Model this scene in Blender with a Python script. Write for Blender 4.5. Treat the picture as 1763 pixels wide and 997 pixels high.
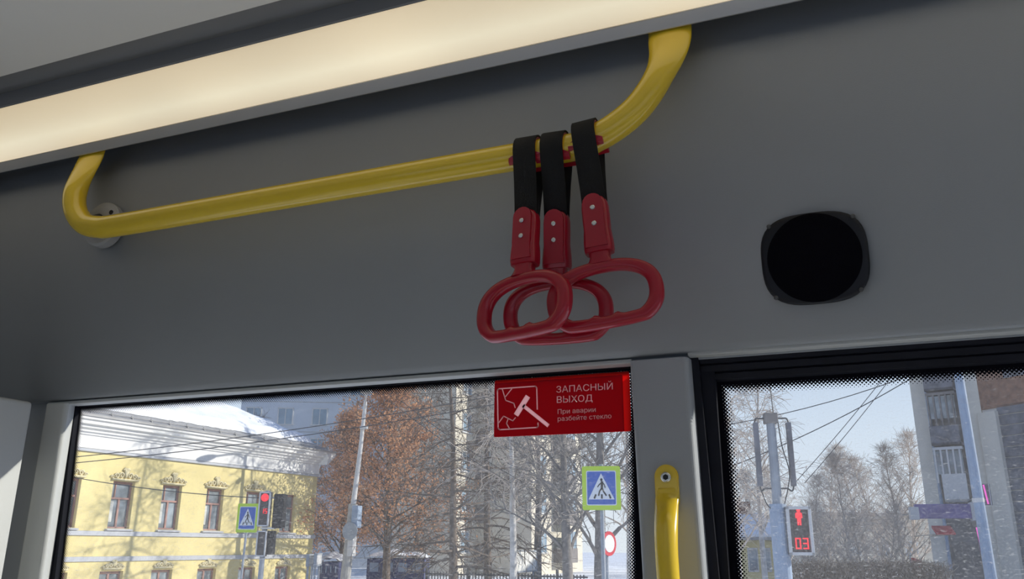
import bpy, bmesh, math, random
from mathutils import Vector, Matrix
R = math.radians
sc = bpy.context.scene
for o in list(bpy.data.objects): bpy.data.objects.remove(o)
COL = sc.collection

# ------------------------------------------------------------ camera
IW, IH, FPX, HOR, ROLL = 1763.0, 997.0, 1440.0, 938.0, 0.006
CAM = Vector((0, 0, 1.75))
PITCH = math.atan((HOR - IH / 2) / FPX)
YAW = R(21.875)
_fh = Vector((-math.sin(YAW), math.cos(YAW), 0))
FW = _fh * math.cos(PITCH) + Vector((0, 0, 1)) * math.sin(PITCH)
_r = FW.cross(Vector((0, 0, 1))).normalized(); _u = _r.cross(FW)
_a = math.atan(ROLL)
RT = _r * math.cos(_a) + _u * math.sin(_a)
UP = -_r * math.sin(_a) + _u * math.cos(_a)
cd = bpy.data.cameras.new('camera'); cam = bpy.data.objects.new('camera', cd); COL.objects.link(cam)
m = Matrix((RT, UP, -FW)).transposed().to_4x4(); m.translation = CAM
cam.matrix_world = m
cd.sensor_width = 36; cd.lens = 36 * FPX / IW; cd.clip_start = 0.02; cd.clip_end = 600
sc.camera = cam

# ------------------------------------------------------------ light and exposure
sc.view_settings.view_transform = 'Standard'; sc.view_settings.look = 'None'
sc.view_settings.gamma = 1; sc.view_settings.use_curve_mapping = False
sc.view_settings.exposure = 0.0
SUN_DIR = Vector((0.80, 0.38, 0.40)).normalized()       # towards the sun
SUN_STRENGTH = 4.7
SKY_STRENGTH = 1.0
sd = bpy.data.lights.new('sun', 'SUN'); sd.energy = SUN_STRENGTH; sd.angle = R(0.6); sd.color = (1, 0.95, 0.86)
so = bpy.data.objects.new('sun', sd); COL.objects.link(so)
so.rotation_euler = (-SUN_DIR).to_track_quat('-Z', 'Y').to_euler(); so.location = (20, 10, 30)
w = bpy.data.worlds.new('sky'); sc.world = w; w.use_nodes = True
nt = w.node_tree; nt.nodes.clear()
tc = nt.nodes.new('ShaderNodeTexCoord'); sx = nt.nodes.new('ShaderNodeSeparateXYZ')
nt.links.new(tc.outputs['Generated'], sx.inputs[0])
cr = nt.nodes.new('ShaderNodeValToRGB'); nt.links.new(sx.outputs['Z'], cr.inputs[0])
e = cr.color_ramp.elements
e[0].position = 0.0; e[0].color = (0.84, 0.90, 0.97, 1)
e[1].position = 0.9; e[1].color = (0.14, 0.24, 0.50, 1)
x = e.new(0.12); x.color = (0.72, 0.83, 0.97, 1)
x = e.new(0.35); x.color = (0.36, 0.50, 0.78, 1)
bg = nt.nodes.new('ShaderNodeBackground'); bg.inputs[1].default_value = SKY_STRENGTH
nt.links.new(cr.outputs[0], bg.inputs[0])
wo = nt.nodes.new('ShaderNodeOutputWorld'); nt.links.new(bg.outputs[0], wo.inputs[0])
sc.cycles.max_bounces = 10; sc.cycles.diffuse_bounces = 6; sc.cycles.transparent_max_bounces = 24
sc.cycles.sample_clamp_indirect = 6; sc.cycles.use_denoising = True
sc.cycles.caustics_reflective = False; sc.cycles.caustics_refractive = False

# ------------------------------------------------------------ pixel helpers (measuring the place from the photograph)
def ray(px, py): return RT * ((px - IW / 2) / FPX) - UP * ((py - IH / 2) / FPX) + FW
def at(px, py, ax, v):
    d = ray(px, py); return CAM + d * ((v - CAM[ax]) / d[ax])
def dep(px, py, D): return CAM + ray(px, py) * D
def zat(x, y, py):
    c = (IH / 2 - py) / FPX
    d = Vector((x - CAM.x, y - CAM.y, 0))
    return CAM.z + (c * d.dot(FW) - d.dot(UP)) / (UP.z - c * FW.z)

# ------------------------------------------------------------ materials
M = {}
def mat(name, col, rough=0.6, metal=0.0, noise=0.0, nscale=20.0, bump=0.0, bscale=200.0, spec=0.5, coat=0.0, emit=None, estr=0.0, trans=0.0):
    m = bpy.data.materials.new(name); m.use_nodes = True
    t = m.node_tree; b = t.nodes['Principled BSDF']
    b.inputs['Roughness'].default_value = rough; b.inputs['Metallic'].default_value = metal
    b.inputs['Specular IOR Level'].default_value = spec; b.inputs['Coat Weight'].default_value = coat
    b.inputs['Base Color'].default_value = (*col, 1)
    tc = t.nodes.new('ShaderNodeTexCoord')
    if noise > 0:
        n = t.nodes.new('ShaderNodeTexNoise'); n.inputs['Scale'].default_value = nscale; n.inputs['Detail'].default_value = 5
        t.links.new(tc.outputs['Object'], n.inputs['Vector'])
        r = t.nodes.new('ShaderNodeValToRGB'); t.links.new(n.outputs['Fac'], r.inputs[0])
        r.color_ramp.elements[0].position = 0.3; r.color_ramp.elements[1].position = 0.7
        r.color_ramp.elements[0].color = (*[c * (1 - noise) for c in col], 1)
        r.color_ramp.elements[1].color = (*[min(1, c * (1 + noise)) for c in col], 1)
        t.links.new(r.outputs[0], b.inputs['Base Color'])
    if bump > 0:
        n = t.nodes.new('ShaderNodeTexNoise'); n.inputs['Scale'].default_value = bscale; n.inputs['Detail'].default_value = 3
        t.links.new(tc.outputs['Object'], n.inputs['Vector'])
        bm_ = t.nodes.new('ShaderNodeBump'); bm_.inputs['Strength'].default_value = bump; bm_.inputs['Distance'].default_value = 0.002
        t.links.new(n.outputs['Fac'], bm_.inputs['Height']); t.links.new(bm_.outputs[0], b.inputs['Normal'])
    if emit:
        b.inputs['Emission Color'].default_value = (*emit, 1); b.inputs['Emission Strength'].default_value = estr
    if trans > 0:
        out = t.nodes['Material Output']; tr = t.nodes.new('ShaderNodeBsdfTranslucent'); tr.inputs[0].default_value = (*col, 1)
        mx = t.nodes.new('ShaderNodeMixShader'); mx.inputs[0].default_value = trans
        t.links.new(b.outputs[0], mx.inputs[1]); t.links.new(tr.outputs[0], mx.inputs[2]); t.links.new(mx.outputs[0], out.inputs[0])
    M[name] = m; return m

mat('panel', (0.385, 0.405, 0.428), 0.5, noise=0.02, nscale=6, bump=0.12, bscale=900, spec=0.4)
mat('pillar', (0.52, 0.53, 0.515), 0.55, noise=0.02, nscale=8, bump=0.12, bscale=900, spec=0.4)
mat('ceiling_white', (0.90, 0.88, 0.82), 0.7, noise=0.03, nscale=3)
mat('ceiling_grey', (0.24, 0.24, 0.245), 0.6, noise=0.02, nscale=10)
mat('alu', (0.62, 0.62, 0.62), 0.38, metal=0.75, noise=0.03, nscale=8)
mat('rubber', (0.006, 0.007, 0.012), 0.75, spec=0.2)
mat('frame_black', (0.008, 0.009, 0.016), 0.6, noise=0.2, nscale=30, spec=0.25)
mat('floor', (0.68, 0.66, 0.60), 0.7, noise=0.2, nscale=90)
mat('seat_grey', (0.25, 0.27, 0.30), 0.8)
mat('yellow', (0.86, 0.60, 0.035), 0.22, noise=0.02, nscale=5, spec=0.5, coat=0.6)
mat('yellow_dark', (0.62, 0.43, 0.03), 0.3, noise=0.03, nscale=5, coat=0.3)
mat('red_plastic', (0.40, 0.005, 0.022), 0.30, noise=0.05, nscale=20, coat=0.25)
mat('webbing', (0.008, 0.008, 0.009), 0.85, bump=0.5, bscale=1200)
mat('steel', (0.75, 0.75, 0.73), 0.25, metal=0.9)
mat('dark_steel', (0.1, 0.1, 0.1), 0.4, metal=0.6)
mat('bracket_grey', (0.42, 0.42, 0.42), 0.6, noise=0.05, nscale=40)
mat('speaker_black', (0.006, 0.007, 0.012), 0.45, spec=0.4)
mat('speaker_cloth', (0.002, 0.002, 0.005), 0.9, bump=0.6, bscale=900, spec=0.1)
mat('stick_red', (0.95, 0.07, 0.06), 0.6, trans=0.85)
mat('stick_dark', (0.52, 0.02, 0.06), 0.6, noise=0.03, nscale=10, trans=0.8)
mat('stick_white', (0.95, 0.70, 0.71), 0.6, trans=0.75)
# outside
mat('stucco_yellow', (0.74, 0.62, 0.29), 0.9, noise=0.09, nscale=0.9, bump=0.4, bscale=8)
mat('stucco_white', (0.80, 0.79, 0.77), 0.85, noise=0.05, nscale=1.5)
mat('stucco_grey', (0.50, 0.51, 0.54), 0.85, noise=0.06, nscale=1.5)
mat('ornament', (0.66, 0.58, 0.36), 0.9, noise=0.25, nscale=9)
mat('brown_frame', (0.40, 0.22, 0.18), 0.7, noise=0.2, nscale=6)
mat('win_glass', (0.26, 0.30, 0.33), 0.12, noise=0.5, nscale=1.6, spec=0.8)
mat('curtain', (0.62, 0.62, 0.58), 0.8)
mat('snow', (0.86, 0.88, 0.92), 0.8, noise=0.04, nscale=2)
mat('roof_metal', (0.36, 0.35, 0.34), 0.6, noise=0.15, nscale=2)
mat('concrete', (0.40, 0.39, 0.37), 0.9, noise=0.2, nscale=4)
mat('grey_paint', (0.33, 0.36, 0.40), 0.6, noise=0.12, nscale=5)
mat('blue_paint', (0.30, 0.38, 0.50), 0.6, noise=0.12, nscale=5)
mat('light_paint', (0.62, 0.61, 0.60), 0.6, noise=0.08, nscale=5)
mat('bark_brown', (0.15, 0.115, 0.09), 0.9, noise=0.3, nscale=4)
mat('bark_grey', (0.22, 0.20, 0.185), 0.9, noise=0.3, nscale=4)
mat('bark_pale', (0.56, 0.48, 0.41), 0.9, noise=0.3, nscale=3)
mat('bark_warm', (0.40, 0.29, 0.20), 0.9, noise=0.3, nscale=3)
mat('birch_white', (0.62, 0.59, 0.55), 0.85, noise=0.4, nscale=3)
mat('leaf_orange', (0.66, 0.34, 0.17), 0.8, noise=0.35, nscale=2, trans=0.3)
mat('panel_blue', (0.56, 0.60, 0.66), 0.85, noise=0.06, nscale=0.6)
mat('panel_cream', (0.66, 0.60, 0.49), 0.85, noise=0.08, nscale=0.5)
mat('panel_beige', (0.74, 0.69, 0.60), 0.85, noise=0.10, nscale=0.6)
mat('loggia', (0.22, 0.20, 0.19), 0.85, noise=0.2, nscale=1)
mat('brick', (0.28, 0.15, 0.10), 0.9, noise=0.3, nscale=3)
mat('dark_slab', (0.17, 0.17, 0.19), 0.8, noise=0.35, nscale=2)
mat('window_blue', (0.25, 0.34, 0.42), 0.25, noise=0.2, nscale=1)
mat('black', (0.012, 0.012, 0.014), 0.6)
mat('lens_dark', (0.06, 0.05, 0.05), 0.5, noise=0.4, nscale=30)
mat('sign_lime', (0.56, 0.78, 0.03), 0.5, emit=None)
mat('sign_blue', (0.03, 0.12, 0.50), 0.5)
mat('sign_white', (0.80, 0.82, 0.84), 0.5)
mat('purple', (0.20, 0.15, 0.33), 0.6, noise=0.2, nscale=2)
mat('navy', (0.05, 0.06, 0.16), 0.6, noise=0.2, nscale=2)
mat('red_cloth', (0.60, 0.04, 0.06), 0.8, noise=0.2, nscale=3)
mat('pale_poster', (0.78, 0.76, 0.70), 0.7, noise=0.15, nscale=2)
mat('asphalt_snow', (0.80, 0.81, 0.84), 0.9, noise=0.2, nscale=0.3)
mat('wire', (0.03, 0.03, 0.035), 0.6)
mat('led_red', (0.5, 0.02, 0.02), 0.5, emit=(1.0, 0.035, 0.06), estr=1.0)
mat('neon_pink', (0.6, 0.1, 0.4), 0.5, emit=(1.0, 0.12, 0.62), estr=0.8)

# lamp diffuser: a lit opal cover
def mk_diffuser():
    m = bpy.data.materials.new('diffuser'); m.use_nodes = True; t = m.node_tree; b = t.nodes['Principled BSDF']
    b.inputs['Base Color'].default_value = (0.75, 0.70, 0.60, 1); b.inputs['Roughness'].default_value = 0.45
    tc = t.nodes.new('ShaderNodeTexCoord'); s = t.nodes.new('ShaderNodeSeparateXYZ'); t.links.new(tc.outputs['Object'], s.inputs[0])
    # the tubes behind the cover: brightest along the cover's middle line, a little dimmer at each tube's end
    mr = t.nodes.new('ShaderNodeMapRange'); mr.inputs['From Min'].default_value = 0.79; mr.inputs['From Max'].default_value = 0.915
    t.links.new(s.outputs['Y'], mr.inputs['Value'])
    rp = t.nodes.new('ShaderNodeValToRGB'); t.links.new(mr.outputs[0], rp.inputs[0]); el = rp.color_ramp.elements
    el[0].position = 0.0; el[0].color = (0.56, 0.44, 0.27, 1); el[1].position = 1.0; el[1].color = (0.68, 0.57, 0.40, 1)
    a = el.new(0.30); a.color = (0.70, 0.59, 0.40, 1)
    a = el.new(0.55); a.color = (0.84, 0.76, 0.56, 1); a = el.new(0.8); a.color = (0.76, 0.66, 0.48, 1)
    n = t.nodes.new('ShaderNodeTexNoise'); n.inputs['Scale'].default_value = 3.2; n.inputs['Detail'].default_value = 1
    t.links.new(tc.outputs['Object'], n.inputs['Vector'])
    m2 = t.nodes.new('ShaderNodeMapRange'); m2.inputs['From Min'].default_value = 0.3; m2.inputs['From Max'].default_value = 0.7
    m2.inputs['To Min'].default_value = 0.78; m2.inputs['To Max'].default_value = 0.98
    t.links.new(n.outputs['Fac'], m2.inputs['Value'])
    t.links.new(rp.outputs[0], b.inputs['Emission Color']); t.links.new(m2.outputs[0], b.inputs['Emission Strength'])
    M['diffuser'] = m
mk_diffuser()

def mk_glass(name, dirt=0.06, sparkle=True):
    m = bpy.data.materials.new(name); m.use_nodes = True; t = m.node_tree; t.nodes.clear()
    N = t.nodes.new; L = t.links.new
    out = N('ShaderNodeOutputMaterial'); tr = N('ShaderNodeBsdfTransparent'); tr.inputs[0].default_value = (0.97, 0.98, 0.98, 1)
    gl = N('ShaderNodeBsdfGlossy'); gl.inputs['Roughness'].default_value = 0.02
    mx = N('ShaderNodeMixShader'); mx.inputs[0].default_value = 0.03; L(tr.outputs[0], mx.inputs[1]); L(gl.outputs[0], mx.inputs[2])
    di = N('ShaderNodeBsdfDiffuse'); di.inputs[0].default_value = (0.55, 0.53, 0.50, 1)
    ts = N('ShaderNodeBsdfTranslucent'); ts.inputs[0].default_value = (0.80, 0.78, 0.75, 1)
    md = N('ShaderNodeMixShader'); md.inputs[0].default_value = 0.85; L(di.outputs[0], md.inputs[1]); L(ts.outputs[0], md.inputs[2])
    tc = N('ShaderNodeTexCoord')
    mp = N('ShaderNodeMapping'); mp.inputs['Scale'].default_value = (110, 1, 420); L(tc.outputs['Object'], mp.inputs[0])
    n1 = N('ShaderNodeTexNoise'); n1.inputs['Scale'].default_value = 1; n1.inputs['Detail'].default_value = 4; L(mp.outputs[0], n1.inputs['Vector'])
    r1 = N('ShaderNodeMapRange'); r1.inputs['From Min'].default_value = 0.60; r1.inputs['From Max'].default_value = 0.74; r1.inputs['To Max'].default_value = 0.34
    L(n1.outputs['Fac'], r1.inputs['Value'])
    n2 = N('ShaderNodeTexNoise'); n2.inputs['Scale'].default_value = 3.5; n2.inputs['Detail'].default_value = 2; L(tc.outputs['Object'], n2.inputs['Vector'])
    # more road dirt low on the pane
    sp = N('ShaderNodeSeparateXYZ'); L(tc.outputs['Object'], sp.inputs[0])
    rz = N('ShaderNodeMapRange'); rz.inputs['From Min'].default_value = 1.95; rz.inputs['From Max'].default_value = 1.68
    rz.inputs['To Min'].default_value = 0.25; rz.inputs['To Max'].default_value = 1.0; L(sp.outputs['Z'], rz.inputs['Value'])
    base = N('ShaderNodeMath'); base.operation = 'MULTIPLY'; base.inputs[1].default_value = dirt * 1.2; L(n2.outputs['Fac'], base.inputs[0])
    n3 = N('ShaderNodeTexNoise'); n3.inputs['Scale'].default_value = 420; n3.inputs['Detail'].default_value = 2; L(tc.outputs['Object'], n3.inputs['Vector'])
    r3 = N('ShaderNodeMapRange'); r3.inputs['From Min'].default_value = 0.5; r3.inputs['From Max'].default_value = 0.75; r3.inputs['To Max'].default_value = 0.14
    L(n3.outputs['Fac'], r3.inputs['Value'])
    add = N('ShaderNodeMath'); add.operation = 'MAXIMUM'; L(r1.outputs[0], add.inputs[0]); L(r3.outputs[0], add.inputs[1])
    mu = N('ShaderNodeMath'); mu.operation = 'MULTIPLY'; L(add.outputs[0], mu.inputs[0]); L(rz.outputs[0], mu.inputs[1])
    tot = N('ShaderNodeMath'); tot.operation = 'ADD'; tot.use_clamp = True; L(mu.outputs[0], tot.inputs[0]); L(base.outputs[0], tot.inputs[1])
    m2 = N('ShaderNodeMixShader'); L(tot.outputs[0], m2.inputs[0]); L(mx.outputs[0], m2.inputs[1]); L(md.outputs[0], m2.inputs[2])
    L(m2.outputs[0], out.inputs[0]); M[name] = m
mk_glass('glass')
def mk_clear():
    m = bpy.data.materials.new('glass_clear'); m.use_nodes = True; t = m.node_tree; t.nodes.clear(); N = t.nodes.new; L = t.links.new
    out = N('ShaderNodeOutputMaterial'); tr = N('ShaderNodeBsdfTransparent'); tr.inputs[0].default_value = (0.74, 0.75, 0.75, 1)
    gl = N('ShaderNodeBsdfGlossy'); gl.inputs['Roughness'].default_value = 0.05
    mx = N('ShaderNodeMixShader'); mx.inputs[0].default_value = 0.06; L(tr.outputs[0], mx.inputs[1]); L(gl.outputs[0], mx.inputs[2]); L(mx.outputs[0], out.inputs[0])
    M['glass_clear'] = m
mk_clear()

def mk_frit(name, x0, x0s, x1, x1s, z1, solid_l, solid_r, solid_t, band, pitch):
    """black enamel border printed on the glass, breaking up into dots. x0s/x1s: how the side edges lean per metre of height"""
    m = bpy.data.materials.new(name); m.use_nodes = True; t = m.node_tree; t.nodes.clear(); N = t.nodes.new; L = t.links.new
    def math_(op, a, b=None, c=None):
        n = N('ShaderNodeMath'); n.operation = op
        for i, v in enumerate((a, b, c)):
            if v is None: continue
            if isinstance(v, (int, float)): n.inputs[i].default_value = v
            else: L(v, n.inputs[i])
        return n.outputs[0]
    tc = N('ShaderNodeTexCoord'); s = N('ShaderNodeSeparateXYZ'); L(tc.outputs['Object'], s.inputs[0]); X, Z = s.outputs['X'], s.outputs['Z']
    h = math_('SUBTRACT', z1, Z)
    dl = math_('SUBTRACT', math_('SUBTRACT', X, x0), math_('ADD', math_('MULTIPLY', h, x0s), solid_l))
    dr = math_('SUBTRACT', math_('ADD', math_('SUBTRACT', x1, X), math_('MULTIPLY', h, x1s)), solid_r)
    dt = math_('SUBTRACT', h, solid_t)
    d = math_('MINIMUM', math_('MINIMUM', dl, dr), dt)
    rr = math_('MULTIPLY', math_('SUBTRACT', 1.0, math_('DIVIDE', d, band)), pitch * 0.52)   # dot radius shrinks inwards
    def lattice(ox, oz):
        u = math_('SUBTRACT', math_('MULTIPLY', math_('FRACT', math_('DIVIDE', math_('ADD', X, 10 + ox), pitch)), pitch), pitch / 2)
        v = math_('SUBTRACT', math_('MULTIPLY', math_('FRACT', math_('DIVIDE', math_('ADD', Z, 10 + oz), pitch)), pitch), pitch / 2)
        return math_('SQRT', math_('ADD', math_('MULTIPLY', u, u), math_('MULTIPLY', v, v)))
    dd = math_('MINIMUM', lattice(0, 0), lattice(pitch / 2, pitch / 2))
    dots = math_('LESS_THAN', dd, rr)
    fac = math_('MAXIMUM', dots, math_('LESS_THAN', d, 0.0))
    bl = N('ShaderNodeBsdfDiffuse'); bl.inputs[0].default_value = (0.008, 0.008, 0.012, 1)
    tr = N('ShaderNodeBsdfTransparent'); mx = N('ShaderNodeMixShader'); out = N('ShaderNodeOutputMaterial')
    L(fac, mx.inputs[0]); L(tr.outputs[0], mx.inputs[1]); L(bl.outputs[0], mx.inputs[2]); L(mx.outputs[0], out.inputs[0])
    M[name] = m

# ------------------------------------------------------------ mesh helpers
def obj(name, bm, m, parent=None, smooth=False):
    me = bpy.data.meshes.new(name)
    if smooth:
        for f in bm.faces: f.smooth = True
    bm.normal_update(); bm.to_mesh(me); bm.free()
    return link(name, me, m, parent)
def link(name, me, m, parent=None):
    if m: me.materials.append(M[m])
    o = bpy.data.objects.new(name, me); COL.objects.link(o)
    if parent: o.parent = parent
    return o
def raw(name, vs, fs, m, parent=None, smooth=False):
    me = bpy.data.meshes.new(name); me.from_pydata([tuple(v) for v in vs], [], fs); me.update()
    if smooth: me.polygons.foreach_set('use_smooth', [True] * len(me.polygons))
    return link(name, me, m, parent)
def thing(name, label, cat, loc=(0, 0, 0), rotz=0, group=None):
    o = bpy.data.objects.new(name, None); COL.objects.link(o); o.empty_display_size = 0.1
    o.location = loc; o.rotation_euler = (0, 0, rotz); tag(o, label, cat, group); return o
def tag(o, label, cat, group=None):
    o['label'] = label; o['category'] = cat
    if group: o['group'] = group
    return o
def struct(o): o['kind'] = 'structure'; return o
def box(bm, a, b, bevel=0.0, seg=2):
    x0, y0, z0 = [min(p, q) for p, q in zip(a, b)]; x1, y1, z1 = [max(p, q) for p, q in zip(a, b)]
    r = bmesh.ops.create_cube(bm, size=1)
    vs = r['verts']
    for v in vs: v.co = Vector(((x0 + x1) / 2 + v.co.x * (x1 - x0), (y0 + y1) / 2 + v.co.y * (y1 - y0), (z0 + z1) / 2 + v.co.z * (z1 - z0)))
    if bevel > 0:
        es = list({e for v in vs for e in v.link_edges})
        bmesh.ops.bevel(bm, geom=es, offset=bevel, segments=seg, affect='EDGES', profile=0.5)
    return bm
def B(*boxes, bevel=0.0):
    bm = bmesh.new()
    for a, b in boxes: box(bm, a, b, bevel)
    return bm
def tube(bm, pts, rad, n=12, rad2=None, ref=None, cap=True):
    """tube through pts; rad and rad2 (second half axis) may be lists"""
    pts = [Vector(p) for p in pts]; k = len(pts)
    ra = rad if isinstance(rad, (list, tuple)) else [rad] * k
    rb = ra if rad2 is None else (rad2 if isinstance(rad2, (list, tuple)) else [rad2] * k)
    rings = []
    prev = Vector(ref) if ref else None
    for i, p in enumerate(pts):
        t = (pts[min(i + 1, k - 1)] - pts[max(i - 1, 0)]).normalized()
        if prev is None: prev = Vector((0, 0, 1)) if abs(t.z) < 0.9 else Vector((0, 1, 0))
        b = t.cross(prev).normalized(); a = b.cross(t).normalized()
        if not ref: prev = a
        rings.append([bm.verts.new(p + a * (math.cos(2 * math.pi * j / n) * ra[i]) + b * (math.sin(2 * math.pi * j / n) * rb[i])) for j in range(n)])
    for i in range(k - 1):
        for j in range(n):
            bm.faces.new((rings[i][j], rings[i + 1][j], rings[i + 1][(j + 1) % n], rings[i][(j + 1) % n]))
    if cap:
        bm.faces.new(rings[0]); bm.faces.new(list(reversed(rings[-1])))
    return bm
def T(pts, rad, n=12, **k): return tube(bmesh.new(), pts, rad, n, **k)
def extrude_poly(bm, pts, vec, bevel=0.0):
    """pts: 3D outline; closed prism along vec"""
    vec = Vector(vec); a = [bm.verts.new(Vector(p)) for p in pts]; b = [bm.verts.new(Vector(p) + vec) for p in pts]
    n = len(pts); fs = [bm.faces.new(a), bm.faces.new(list(reversed(b)))]
    for i in range(n): bm.faces.new((a[i], b[i], b[(i + 1) % n], a[(i + 1) % n]))
    bmesh.ops.recalc_face_normals(bm, faces=bm.faces[:])
    return bm
def rrect(w, h, r, n=6):
    out = []
    for cx, cz, a0 in ((w / 2 - r, h / 2 - r, 0), (-w / 2 + r, h / 2 - r, 90), (-w / 2 + r, -h / 2 + r, 180), (w / 2 - r, -h / 2 + r, 270)):
        for i in range(n + 1):
            a = R(a0 + 90 * i / n); out.append((cx + r * math.cos(a), cz + r * math.sin(a)))
    return out
def smooth_path(pts, n=6):
    """Catmull-Rom through pts"""
    P = [Vector(p) for p in pts]; P = [P[0] * 2 - P[1]] + P + [P[-1] * 2 - P[-2]]; out = []
    for i in range(1, len(P) - 2):
        for k in range(n):
            t = k / n; a, b, c, d = P[i - 1], P[i], P[i + 1], P[i + 2]
            out.append(0.5 * ((2 * b) + (c - a) * t + (2 * a - 5 * b + 4 * c - d) * t * t + (3 * b - a - 3 * c + d) * t ** 3))
    out.append(P[-2]); return out
def text_mesh(name, s, size, mtl, parent, loc, rot=(math.pi / 2, 0, 0), ext=0.0, align='LEFT', bold=0.0, width=None):
    c = bpy.data.curves.new(name, 'FONT'); c.body = s; c.size = size; c.extrude = ext; c.align_x = align; c.offset = bold; c.resolution_u = 3
    t = bpy.data.objects.new(name, c); COL.objects.link(t)
    bpy.context.view_layer.update()
    dg = bpy.context.evaluated_depsgraph_get(); me = bpy.data.meshes.new_from_object(t.evaluated_get(dg))
    bpy.data.objects.remove(t)
    if width:
        xs = [v.co.x for v in me.vertices]; k = width / (max(xs) - min(xs)); x0 = min(xs)
        for v in me.vertices: v.co.x = (v.co.x - x0) * k
    o = bpy.data.objects.new(name, me); COL.objects.link(o); me.materials.clear(); me.materials.append(M[mtl])
    o.location = loc; o.rotation_euler = rot
    if parent: o.parent = parent
    return o

# ============================================================ THE BUS: shell
X0, X1, YF, YB, ZF, ZC = -1.9, 6.6, 1.12, -1.38, 0.10, 2.434
WT, WS = 1.978, 0.85                   # window top and sill
LEAN = 0.022
struct(obj('floor', B(((X0, YB, ZF - 0.06), (X1, YF, ZF))), 'floor'))
# ceiling: pale field and the darker strip beside the lamp
bm = bmesh.new()
box(bm, (X0, YB, 2.428), (X1, 0.755, 2.46), 0.002)
struct(obj('ceiling', bm, 'ceiling_white'))
struct(obj('trim_1', B(((X0, 0.755, 2.434), (X1, YF, 2.46))), 'ceiling_grey'))
# window-side wall, built as the pieces between the openings
bm = bmesh.new()
box(bm, (X0, 1.062, WT), (X1, 1.092, 2.434))
box(bm, (X0, 1.062, ZF), (X1, 1.10, WS))
box(bm, (X0, 1.062, WS), (-1.290, 1.10, WT)); box(bm, (-1.292, 1.0885, WS), (-1.275, 1.10, WT)); box(bm, (-0.238, 1.0885, WS), (-0.187, 1.10, WT))
struct(obj('wall_window_side', bm, 'panel'))
def pillar(name, xa, xb, lean_a, lean_b, m='pillar', splay=0.0, sg=1.45):
    """upright between windows; rounded front corners, edges lean a little with height"""
    zb = WS - 0.0; h = WT - zb
    prof = []
    r = 0.007; y0, y1 = 1.040, 1.083
    bm = bmesh.new(); rings = []
    for z in (zb, WT):
        k = WT - z; a = xa + lean_a * k; b = xb + lean_b * k
        pts = [(a, y1)]
        for i in range(6): t = R(180 + 90 * i / 5); pts.append((a + r + r * math.cos(t), y0 + r + r * math.sin(t)))
        for i in range(6): t = R(270 + 90 * i / 5); pts.append((b - r + r * math.cos(t), y0 + r + r * math.sin(t)))
        pts.append((b - splay + k * splay * sg, y1)); rings.append([bm.verts.new((p[0], p[1], z)) for p in pts])
    n = len(rings[0])
    for i in range(n): bm.faces.new((rings[0][i], rings[0][(i + 1) % n], rings[1][(i + 1) % n], rings[1][i]))
    bm.faces.new(rings[1]); bm.faces.new(list(reversed(rings[0])))
    bmesh.ops.recalc_face_normals(bm, faces=bm.faces[:])
    return struct(obj(name, bm, m))
pillar('trim_2', -1.288, -1.239, 0.0, 0.016, splay=0.021)
pillar('trim_3', -0.254, -0.179, LEAN, LEAN, 'panel', splay=-0.004, sg=-3.0)
pillar('trim_4', 1.30, 1.42, 0, 0); pillar('trim_8', 2.8, 2.92, 0, 0); pillar('trim_9', 4.3, 4.42, 0, 0); pillar('trim_10', 6.4, 6.6, 0, 0)
# transverse partition at the far left
bm = bmesh.new()
box(bm, (-1.34, 0.45, ZF), (-1.268, 1.002, 1.975), 0.006, 3)
struct(obj('wall_partition', bm, 'pillar'))
# upper cover panel between windows and lamp, moulded profile
prof = [(1.062, 1.984), (1.044, 1.984), (1.040, 1.986), (1.037, 1.992), (1.030, 2.012), (1.020, 2.045), (1.010, 2.085), (0.999, 2.14), (0.988, 2.20),
        (0.979, 2.26), (0.972, 2.31), (0.967, 2.34), (0.966, 2.355), (0.970, 2.368), (0.978, 2.385), (0.985, 2.41), (0.985, 2.434), (1.062, 2.434)]
bm = bmesh.new()
extrude_poly(bm, [(X0, y, z) for y, z in prof], (X1 - X0, 0, 0))
o = struct(obj('trim_5', bm, 'panel'))
for p in o.data.polygons: p.use_smooth = abs(p.normal.x) < 0.5
# soffit strips under the cover, over each window
struct(obj('trim_6', B(((-1.290, 1.046, 1.9765), (-0.252, 1.068, 1.982)), bevel=0.0015), 'pillar'))
struct(obj('trim_7', B(((-0.180, 1.046, 1.980), (1.32, 1.068, 1.986)), bevel=0.0015), 'pillar'))
# far (unseen) side: wall with windows, and the two ends of this stretch of bus
bm = bmesh.new()
box(bm, (X0, YB - 0.05, ZF), (X1, YB, 0.8)); box(bm, (X0, YB - 0.05, 2.02), (X1, YB, 2.46))
for xa in (X0, -0.45, 0.95, 2.35, 3.75, 5.15, X1 - 0.1): box(bm, (xa, YB - 0.05, 0.8), (xa + 0.09, YB, 2.02))
struct(obj('wall_door_side', bm, 'panel'))
struct(obj('window_3', B(((X0 + 0.09, YB - 0.03, 0.8), (X1 - 0.1, YB - 0.025, 2.02))), 'glass_clear'))
struct(obj('wall_rear', B(((X0 - 0.05, YB, ZF), (X0, YF, 2.46))), 'panel'))
struct(obj('wall_front', B(((X1, YB, ZF), (X1 + 0.05, YF, 2.46))), 'panel'))

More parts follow.
